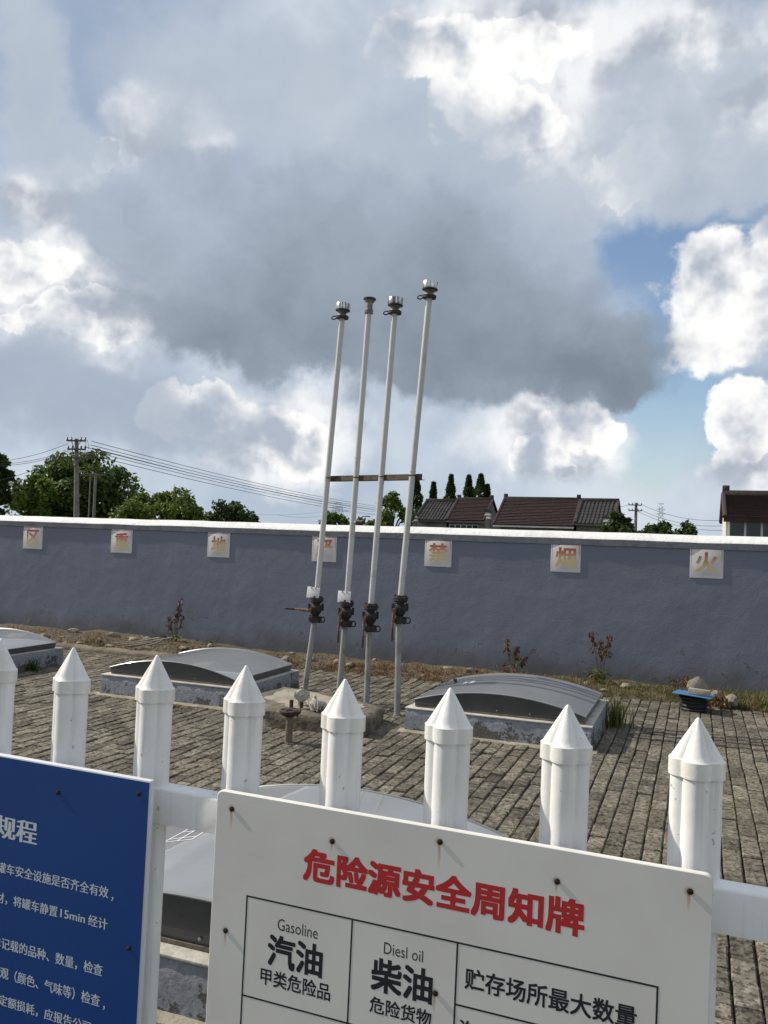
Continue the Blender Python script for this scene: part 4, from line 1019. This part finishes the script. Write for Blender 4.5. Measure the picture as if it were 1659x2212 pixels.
# ------------------------------------------------------------------ beyond the wall: trees
def px_size(px, Y, P): return px*((P-Vector((0, 0, EYE))).dot(_f))/FOC
def tree(x0, x1, y0, y1, Y, label, mt, n, ls, seed, name='tree', cat='tree', shape='round', group=None, trunk=True, clump=26):
    """a tree whose crown fills x0..x1, y0..y1 of the view at depth Y"""
    r_ = random.Random(seed)
    top = at((x0+x1)/2, y0, Y); c = at((x0+x1)/2, (y0+y1)/2, Y); base = Vector((c.x, c.y, -0.1))
    rw = px_size((x1-x0)/2, Y, c); rh = (top.z-c.z)
    t = thing(name, label, cat, base, group)
    mb = MB(); cz = c.z+0.1
    tk = MB()
    if shape == 'round':
        cl = []
        while len(cl) < clump:
            a = Vector((r_.uniform(-1, 1), r_.uniform(-1, 1), r_.uniform(-1, 1)))
            if 0.3 < a.length < 0.95: cl.append((Vector((a.x*rw*0.92, a.y*rw*0.92, cz+a.z*rh*0.92)), r_.uniform(0.15, 0.32)*min(rw, rh*1.3)))
        for k in range(n):
            q, rr_ = cl[k % clump]
            d = Vector((r_.gauss(0, 1), r_.gauss(0, 1), r_.gauss(0, 1))).normalized()
            p = q+d*rr_*r_.uniform(0.55, 1.12)
            nn = (d+Vector((r_.gauss(0, .6), r_.gauss(0, .6), r_.gauss(0, .6)+0.4)))
            tn = nn.orthogonal(); tn.rotate(Matrix.Rotation(r_.uniform(0, 6.28), 3, nn))
            leaf(mb, p, tn, nn, ls*r_.uniform(0.7, 1.4), ls*r_.uniform(0.28, 0.45), min(1, max(0, r_.gauss(0.45, 0.28))))
        tk.tube([(0, 0, 0), (0.05*rw, 0, cz*0.45), (0.0, 0, cz*0.8), (0.08*rw, 0, cz+rh*0.3)], [0.09*rw+0.06, 0.07*rw+0.04, 0.05*rw+0.03, 0.02*rw], 8)
        for q, rr_ in cl[:9]:
            s = Vector((0.02*rw, 0, cz*0.55)); tk.tube([s, (s+q)/2+Vector((0, 0, 0.2*rh)), q], [0.035*rw+0.02, 0.022*rw+0.015, 0.01], 5)
    else:
        zt = cz+rh
        tk.tube([(0, 0, 0), (0, 0, zt*0.6), (0, 0, zt*0.97)], [0.18, 0.11, 0.02], 8)
        for k in range(n):
            q = 1-0.75*r_.random()**1.25; z = zt*q
            wob = 1+0.28*fbm(q*9, seed*1.7)+0.2*math.sin(q*40+seed)
            rad = rw*1.35*min(1.0, (1-q)/0.42)*wob+0.02
            a = r_.uniform(0, 6.28); rr_ = rad*math.sqrt(r_.uniform(0.25, 1.0))
            p = Vector((rr_*math.cos(a), rr_*math.sin(a), z))
            nn = Vector((math.cos(a)+r_.gauss(0, .5), math.sin(a)+r_.gauss(0, .5), r_.gauss(0.3, .5)))
            d = Vector((math.cos(a)*0.7+r_.gauss(0, .3), math.sin(a)*0.7+r_.gauss(0, .3), r_.uniform(-0.5, 0.9)))
            leaf(mb, p, d, nn, ls*r_.uniform(0.7, 1.4), ls*r_.uniform(0.25, 0.4), r_.random())
    part('trunk', tk, M['bark'], t); part('crown', mb, mt, t, smooth=0)
    return t
tree(-58, 26, 950, 1150, 43, 'broad dark tree cut off by the left edge of the photo', M['leaf_dark'], 5200, 0.30, 41)
tree(25, 305, 965, 1165, 50, 'big rounded green tree behind the utility poles', M['leaf'], 13000, 0.36, 42, clump=46)
tree(20, 130, 1000, 1160, 44, 'lighter green tree in front of the big rounded tree, near the left edge', M['leaf_bright'], 4200, 0.30, 43)
tree(250, 455, 1060, 1165, 46, 'low bright green tree right of the big rounded tree', M['leaf_bright'], 6500, 0.26, 44, clump=38)
tree(375, 566, 1082, 1170, 52, 'low dark tree at the right end of the left-hand trees', M['leaf_dark'], 5200, 0.26, 45, clump=34)
tree(682, 758, 1100, 1170, 58, 'small round tree glimpsed between the two left vent pipes', M['leaf'], 2600, 0.28, 46, clump=16)
tree(800, 892, 1064, 1175, 60, 'slim loose-leaved tree left of the tiled houses', M['leaf_bright'], 2600, 0.30, 47, clump=20)
tree(760, 850, 1118, 1175, 57, 'low bush behind the wall beside the pipe tap', M['leaf'], 1600, 0.26, 48, clump=12)
tree(1300, 1375, 1106, 1185, 60, 'dark bush against the gable of the tiled house', M['leaf_dark'], 4200, 0.25, 49, clump=30)
tree(1360, 1525, 1124, 1190, 56, 'low dark bush right of the house with brown roof', M['leaf_dark'], 4600, 0.25, 50, clump=34)
for i, (a, b, c_, d_, lab) in enumerate(((886, 912, 1034, 1140, 'narrow conical tree partly behind the rightmost vent pipe'), (926, 945, 1045, 1130, 'shortest narrow conical tree behind the tiled houses'),
        (960, 986, 1029, 1130, 'narrow conical tree in the middle of the row behind the houses'), (999, 1024, 1030, 1130, 'narrow conical tree fourth from the left behind the houses'),
        (1019, 1056, 1028, 1130, 'widest conical tree at the right end of the row'), (1040, 1063, 1050, 1130, 'low conical tree tucked against the widest one'))):
    tree(a+1, b-1, c_-2, d_, 92, lab, M['leaf_dark'], 4200, 0.26, 60+i, 'conical_tree', 'tree', 'cone', 'conical trees behind the houses')

# ------------------------------------------------------------------ tiled houses
M['tile_grey'] = mat('old_grey_tile', (0.030, 0.029, 0.028), 0.9, c2=(0.050, 0.047, 0.043), vs=1.5, c3=(0.02, 0.02, 0.02), vs3=6)
M['tile_red'] = mat('old_red_tile', (0.046, 0.022, 0.020), 0.9, c2=(0.036, 0.020, 0.019), vs=0.8, c3=(0.065, 0.040, 0.036), vs3=5, lo3=0.55, hi3=0.75)
M['tile_brown'] = mat('dark_brown_tile', (0.050, 0.024, 0.023), 0.85, c2=(0.038, 0.021, 0.021), vs=1.0)
M['plaster'] = mat('dirty_plaster', (0.20, 0.19, 0.17), 0.9, c2=(0.12, 0.115, 0.105), vs=1.2)
M['plaster_white'] = mat('white_plaster', (0.68, 0.66, 0.62), 0.85, c2=(0.55, 0.53, 0.50), vs=1.2)
M['glass'] = mat('dark_window_glass', (0.018, 0.030, 0.034), 0.12, spec=0.7)
M['frame'] = mat('white_window_frame', (0.62, 0.62, 0.60), 0.5)
M['ridge'] = mat('dark_ridge', (0.055, 0.045, 0.042), 0.9, c2=(0.09, 0.07, 0.06), vs=3)
def house(xl, xr, yf, dY, ze, zr, tile, style, label, wall, wins=(), ends=(True, True), eave=None, name='tiled_house'):
    t = thing(name, label, 'house', (xl, yf, 0), 'tiled houses beyond the wall'); L = xr-xl
    ww = MB(); g0 = 0.45; pz = (zr-ze)/dY*0.45
    prof = [(g0, -0.1), (g0, ze+pz-0.12), (dY, zr-0.14), (2*dY-g0, ze+pz-0.12), (2*dY-g0, -0.1)]
    ww.loft([[(x, a, b) for a, b in prof] for x in (0.12, L-0.12)]); part('wall', ww, wall, t, smooth=0)
    rf = MB(); sl = Vector((0, dY, zr-ze)); sln = sl.length; su = sl/sln; nn = Vector((0, -su.z, su.y))
    for s in (1, -1):
        S_ = (lambda p: p) if s == 1 else (lambda p: Vector((p.x, 2*dY-p.y, p.z)))
        if style == 'rows':
            k = int(sln/0.27)
            for i in range(k):
                a = Vector((0, 0, ze))+su*(sln*i/k); b = Vector((0, 0, ze))+su*(sln*(i+1)/k+0.04)
                pr = [a-nn*0.03, a+nn*0.12, b+nn*0.03, b-nn*0.03]
                M_ = max(2, int(L/0.5))
                for j in range(M_):
                    u0, u1 = L*j/M_, L*(j+1)/M_-0.004; lift = random.uniform(-0.008, 0.012)
                    vs = [S_(Vector((u, p.y, p.z+lift))) for u in (u0, u1) for p in pr]
                    rf.add(vs, [(0, 1, 5, 4), (1, 2, 6, 5), (2, 3, 7, 6), (3, 0, 4, 7), (0, 3, 2, 1), (4, 5, 6, 7)])
        else:
            M_ = int(L/0.30); base = [Vector((0, 0, ze)), Vector((0, dY, zr))]
            vs = [S_(Vector((u, p.y, p.z+d))) for u in (0, L) for p in base for d in (-0.06, 0.0)]
            rf.add(vs, [(0, 2, 3, 1), (4, 5, 7, 6), (1, 3, 7, 5), (0, 4, 6, 2), (0, 1, 5, 4), (2, 6, 7, 3)])
            k = max(4, int(sln/0.5))
            for j in range(M_):
                u = L*(j+0.5)/M_
                for i in range(k):
                    a = Vector((u, 0, ze))+su*(sln*i/k); b = Vector((u, 0, ze))+su*(sln*(i+1)/k+0.05)
                    rr_ = 0.095+random.uniform(-0.01, 0.01)
                    ring = lambda c, r_: [S_(c+Vector((r_*math.cos(R(q)), 0, 0))+nn*(r_*math.sin(R(q)))) for q in (0, 45, 90, 135, 180)]
                    r1, r2 = ring(a, rr_), ring(b, rr_*0.72)
                    rf.add(r1+r2, [(q, q+1, 6+q, 5+q) for q in range(4)]+[(4, 3, 2, 1, 0)])
    ro = part('roof', rf, tile, t, smooth=0)
    rd = MB().box((L/2, dY, zr+0.12), (L, 0.26, 0.30), ch=0.03)
    part('ridge', rd, M['ridge'], ro)
    for e, x in zip(ends, (0.18, L-0.18)):
        if e: part('ridge_end', MB().box((x, dY, zr+0.38), (0.34, 0.28, 0.28), ch=0.04), M['ridge'], ro)
    for x in (0.06, L-0.06):
        a = Vector((x, 0, ze+0.06)); b = Vector((x, dY, zr+0.1)); part('verge_tiles', MB().tube([a, b, Vector((x, 2*dY, ze+0.06))], 0.11, 6), tile, ro)
    part('eave_board', MB().box((L/2, 0.06, ze-0.10), (L, 0.10, 0.14)), eave or M['plaster'], ro, smooth=0)
    for (a, b, z0, z1, nx_, nz_) in wins:
        w_ = part('window', MB().box(((a+b)/2, g0-0.02, (z0+z1)/2), (b-a, 0.06, z1-z0)), M['frame'], t, smooth=0)
        for i in range(nx_):
            for k in range(nz_):
                pw, ph = (b-a)/nx_, (z1-z0)/nz_
                part('pane', MB().box((a+pw*(i+0.5), g0-0.045, z0+ph*(k+0.5)), (pw-0.10, 0.03, ph-0.10)), M['glass'], w_, smooth=0)
    return t
def ex(px, py, Y): p = at(px, py, Y); return p.x, p.z
YH = 74.0
xa, ze = ex(894.3, 1122, YH); xb, _ = ex(964.5, 1122, YH); _, zr = ex(955, 1083.5, YH+3.5)
house(xa, xb-0.02, YH, 3.5, ze, zr, M['tile_grey'], 'cols', 'old house with grey barrel-tile roof, left end of the row', M['plaster'], wins=((0.6, 1.5, 1.6, 2.7, 1, 1),), ends=(False, False), eave=mat('mossy_eave', (0.09, 0.11, 0.06), 0.9))
xc, _ = ex(1046, 1124, YH)
_, zr2 = ex(1030, 1081, YH+3.5)
house(xb, xc, YH-0.05, 3.5, ze, zr2, M['tile_red'], 'rows', 'old house with short red tiled roof beside the grey-roofed one', M['plaster'], wins=((0.2, 2.9, 1.5, ze-0.35, 5, 1),))
xd, ze2 = ex(1064.6, 1133, YH-4); xe, _ = ex(1240, 1134, YH-4); _, zr3 = ex(1160, 1080, YH)
house(xd, xe-0.02, YH-4, 4.0, ze2, zr3, M['tile_red'], 'rows', 'long house with brown-red tiled roof and pale eave', M['plaster'], wins=((0.8, 6.6, 1.3, ze2-0.45, 6, 1),), eave=M['plaster_white'])
xf, _ = ex(1327, 1127, YH-4); _, zr4 = ex(1290, 1083, YH)
house(xe, xf, YH-3.9, 3.9, ze2+0.3, zr4, M['tile_grey'], 'cols', 'grey-roofed end house with dark walls right of the brown roof', M['plaster'], wins=((1.5, 2.4, 1.4, 2.4, 1, 1),), ends=(False, False))
YC = 42.0
xg, ze3 = ex(1563, 1119, YC); _, zr5 = ex(1600, 1071, YC+3.8)
house(xg, xg+9.0, YC, 3.8, ze3, zr5, M['tile_brown'], 'rows', 'white house with dark brown roof and wide windows at right edge', M['plaster_white'], wins=((0.25, 8.0, 0.9, ze3-0.12, 11, 2),), ends=(True, True), eave=M['tile_brown'])
# stepped white gable heads that stand out of the old roofs
for (px, py, Y, h, lab) in ((1056, 1108, YH-2, 1.2, 'stepped white gable head between the two red roofs'), (1313, 1124, YH-5.0, 1.0, 'stepped white gable head at the right end of the grey roof'), (897, 1117, YH-1, 0.9, 'stepped white gable head at the left end of the houses')):
    p = at(px, py, Y); t = thing('gable_head', lab, 'gable head', (p.x, p.y, 0), 'stepped gable heads')
    part('pillar', MB().box((0, 0, (p.z-h*0.5)/2), (0.34, 0.5, p.z-h*0.5)), M['plaster'], t, smooth=0)
    for k in range(3):
        part('step', MB().box((-0.06*k, 0, p.z-h*0.5+0.12+0.30*k), (0.40+0.12*k, 0.56, 0.12), ch=0.02).box((-0.06*k, 0, p.z-h*0.5+0.27+0.30*k-0.06), (0.30, 0.5, 0.16)), M['plaster_white'] if k != 2 else M['tile_grey'], t, smooth=0)

# ------------------------------------------------------------------ poles, wires, pylons
M['pole'] = mat('concrete_pole', (0.23, 0.215, 0.19), 0.9, c2=(0.17, 0.16, 0.14), vs=2.0)
M['iron'] = mat('dark_iron', (0.055, 0.055, 0.058), 0.6, c2=(0.09, 0.08, 0.075), vs=5)
M['insul'] = mat('brown_insulator', (0.035, 0.028, 0.026), 0.3)
M['wire'] = mat('wire', (0.10, 0.105, 0.115), 0.6)
YP = 40.0
def insulator(t, p, up=1):
    part('insulator', MB().lathe([(0.02, 0.0), (0.055, 0.015), (0.04, 0.05), (0.06, 0.07), (0.035, 0.11), (0.042, 0.14), (0.015, 0.17)], 10, Matrix.Translation(p)), M['insul'], t)
pt, pbm = at(165.4, 948, YP), at(168.7, 1118, YP); base = Vector((pbm.x+0.02, YP, -0.1))
up_ = thing('utility_pole', 'tall concrete utility pole with three crossarms before the big tree', 'utility pole', base)
topl = pt-base
part('pole', MB().cyl((0, 0, 0), topl, 0.19, 0.11, n=14), M['pole'], up_)
armends = []
for (ax, ay, bx, by) in ((147, 956.5, 182.5, 947.5), (149, 974.6, 182.5, 966.4), (133, 991.8, 194.5, 986)):
    A = at(ax, ay, YP-0.22)-base; B = at(bx, by, YP-0.22)-base
    A.z = B.z = (A.z+B.z)/2
    d = (B-A); A2 = A+Vector((0, -d.length*0.10, 0)); B2 = B+Vector((0, d.length*0.10, 0))
    d = B2-A2; s = Vector((0, 0, 1))
    part('crossarm', MB().tube([A2, B2], 0.065, 4), M['iron'], up_, smooth=0)
    for k in (0.03, 0.25, 0.75, 0.97):
        p = A2+d*k; insulator(up_, p+Vector((0, 0, 0.05))); armends.append((p+base+Vector((0, 0, 0.28)), k))
    part('arm_brace', MB().tube([A2+d*0.25, Vector((topl.x*0.9, -0.15, A.z-0.55))], 0.02, 5).tube([A2+d*0.75, Vector((topl.x*0.9, -0.15, A.z-0.55))], 0.02, 5), M['iron'], up_)
for x_ in (0.35, 0.55): part('drop_lead', MB().tube([Vector((x_, -0.2, topl.z-0.1)), Vector((x_+0.15, -0.2, topl.z-0.5)), Vector((x_, -0.2, topl.z-1.0)), Vector((x_+0.05, -0.2, topl.z-1.45))], 0.014, 5), M['wire'], up_)
p2t, p2b = at(196, 1022, YP+3), at(197, 1118, YP+3); b2 = Vector((p2b.x, YP+3, -0.1))
u2 = thing('utility_pole', 'shorter paired utility pole with one crossarm just right of the tall one', 'utility pole', b2)
for dx in (-0.20, 0.20): part('pole', MB().cyl((dx, 0, 0), (dx, 0, p2t.z+0.1), 0.10 if dx > 0 else 0.05, 0.08 if dx > 0 else 0.04, n=12), M['pole'], u2)
A, B = at(174, 1027, YP+2.8)-b2, at(230, 1026, YP+2.8)-b2; part('crossarm', MB().tube([A, B], 0.06, 4), M['iron'], u2, smooth=0)
for k in (0.05, 0.5, 0.95): insulator(u2, A+(B-A)*k+Vector((0, 0, 0.05)))
p3t = at(1374, 1086, 88); b3 = Vector((p3t.x, 88, -0.1))
u3 = thing('utility_pole', 'distant utility pole with two crossarms right of the houses', 'utility pole', b3)
part('pole', MB().cyl((0, 0, 0), (0, 0, p3t.z+0.1), 0.20, 0.14, n=12), M['pole'], u3)
for yy in (1091.5, 1103.5):
    A, B = at(1357.5, yy-1, 87.8)-b3, at(1386.5, yy, 87.8)-b3; part('crossarm', MB().tube([A, B], 0.07, 4), M['iron'], u3, smooth=0)
    for k in (0.03, 0.3, 0.7, 0.97): insulator(u3, A+(B-A)*k+Vector((0, 0, 0.04)))
def wire(a, b, sag, label, r=0.016, group='overhead wires'):
    a, b = Vector(a), Vector(b); n = 22
    pts = [a+(b-a)*(i/n)-Vector((0, 0, 4*sag*(i/n)*(1-i/n)))-a for i in range(n+1)]
    o = part('overhead_wire', MB().tube(pts, r, 5), M['wire'], origin=(0, 0, 0)); o.location = a
    return tag(o, label, 'wire', group)
ORD = ('uppermost', 'second from the top', 'third from the top', 'fourth from the top', 'fifth from the top', 'lowest')
for i, (sx, sy, ex_, ey) in enumerate(((198, 953, 1010, 1103), (196, 961, 1010, 1106), (186, 966, 1010, 1108), (199, 968, 1010, 1110), (199, 975, 1010, 1113), (196, 983, 1010, 1117))):
    wire(at(sx, sy, YP), at(ex_, ey, 150), 1.5, ORD[i] + ' of the six overhead wires running right from the tall pole', 0.020)
for i, (sx, sy, ex_, ey) in enumerate(((147, 958, -60, 1000), (149, 973, -60, 1002), (149, 977, -60, 1006), (133, 988, -60, 1045))):
    wire(at(sx, sy, YP), at(ex_, ey, YP-4), 0.3, (ORD[:3]+('lowest',))[i] + ' of the four wires leaving the tall pole to the left', 0.013)
for i, (sx, sy, ex_, ey) in enumerate(((196, 990, 420, 1095), (230, 1030, 410, 1090), (262, 1055, 400, 1090))):
    wire(at(sx, sy, YP+1), at(ex_, ey, 58), 0.4, ('highest', 'middle', 'lowest')[i] + ' of three thin wires sloping over the low green trees', 0.012)
for i, (sx, sy, ex_, ey) in enumerate(((1386, 1090, 1560, 1124), (1386, 1102, 1560, 1136), (1376, 1104, 1560, 1146))):
    wire(at(sx, sy, 88), at(ex_, ey, 80), 0.5, ('highest', 'middle', 'lowest')[i] + ' of three faint wires from the distant pole to the white house', 0.022)
wire(at(1330, 1094, 90), at(1358, 1090, 88), 0.1, 'faint wire between the grey-roofed house and the distant pole', 0.02)
for i, (sx, sy, ex_, ey) in enumerate(((500, 1106, 727, 1101), (600, 1112, 727, 1106), (727, 1100, 900, 1108))):
    wire(at(sx, sy, 380), at(ex_, ey, 380), 2.0, ('upper far power line left of the distant pylon between pipes', 'lower far power line left of the distant pylon between pipes', 'far power line running right from the pylon between pipes')[i], 0.05)
M['pylon'] = mat('grey_pylon_steel', (0.30, 0.32, 0.35), 0.6)
def pylon(px, ytop, Y, wpx, label, hpx):
    tp = at(px, ytop, Y); b = Vector((tp.x, Y, -0.1)); t = thing('lattice_pylon', label, 'pylon', b, 'distant pylons')
    H_ = tp.z+0.1; k = px_size(1.0, Y, tp); w0, w1 = wpx*k*0.42, wpx*k*0.16; r = k*0.42
    def wd(z): return w0+(w1-w0)*min(1, z/(H_*0.86))
    lg = MB(); br_ = MB(); zs = [H_*q for q in (0, .22, .40, .55, .68, .78, .86, .93)]
    for sx in (-1, 1):
        for sy in (-1, 1):
            lg.tube([(sx*wd(z), sy*wd(z), z) for z in zs], r, 4)
            for i in range(len(zs)-1):
                br_.tube([(sx*wd(zs[i]), sy*wd(zs[i]), zs[i]), (-sx*wd(zs[i+1]), sy*wd(zs[i+1]), zs[i+1])], r*0.7, 4)
    part('legs', lg, M['pylon'], t, smooth=0); part('bracing', br_, M['pylon'], t, smooth=0)
    for q, ww in ((0.80, 1.0), (0.89, 0.82), (1.0, 0.55)):
        z = H_*q; e = wpx*k*0.5*ww; u = H_*0.035
        for s in (-1, 1):
            part('arm', MB().tube([(0, -w1, z), (s*e, 0, z-u*0.2), (0, w1, z)], r*0.8, 4).tube([(0, 0, z-u), (s*e, 0, z-u*0.2)], r*0.8, 4), M['pylon'], t, smooth=0)
    part('peak', MB().tube([(-w1, 0, zs[-1]), (0, 0, H_), (w1, 0, zs[-1])], r*0.8, 4), M['pylon'], t, smooth=0)
pylon(730, 1086, 360, 48, 'pale lattice pylon between the two left vent pipes, far off', 30)
pylon(1428, 1087, 330, 22, 'pale lattice pylon far off above the dark bushes', 40)
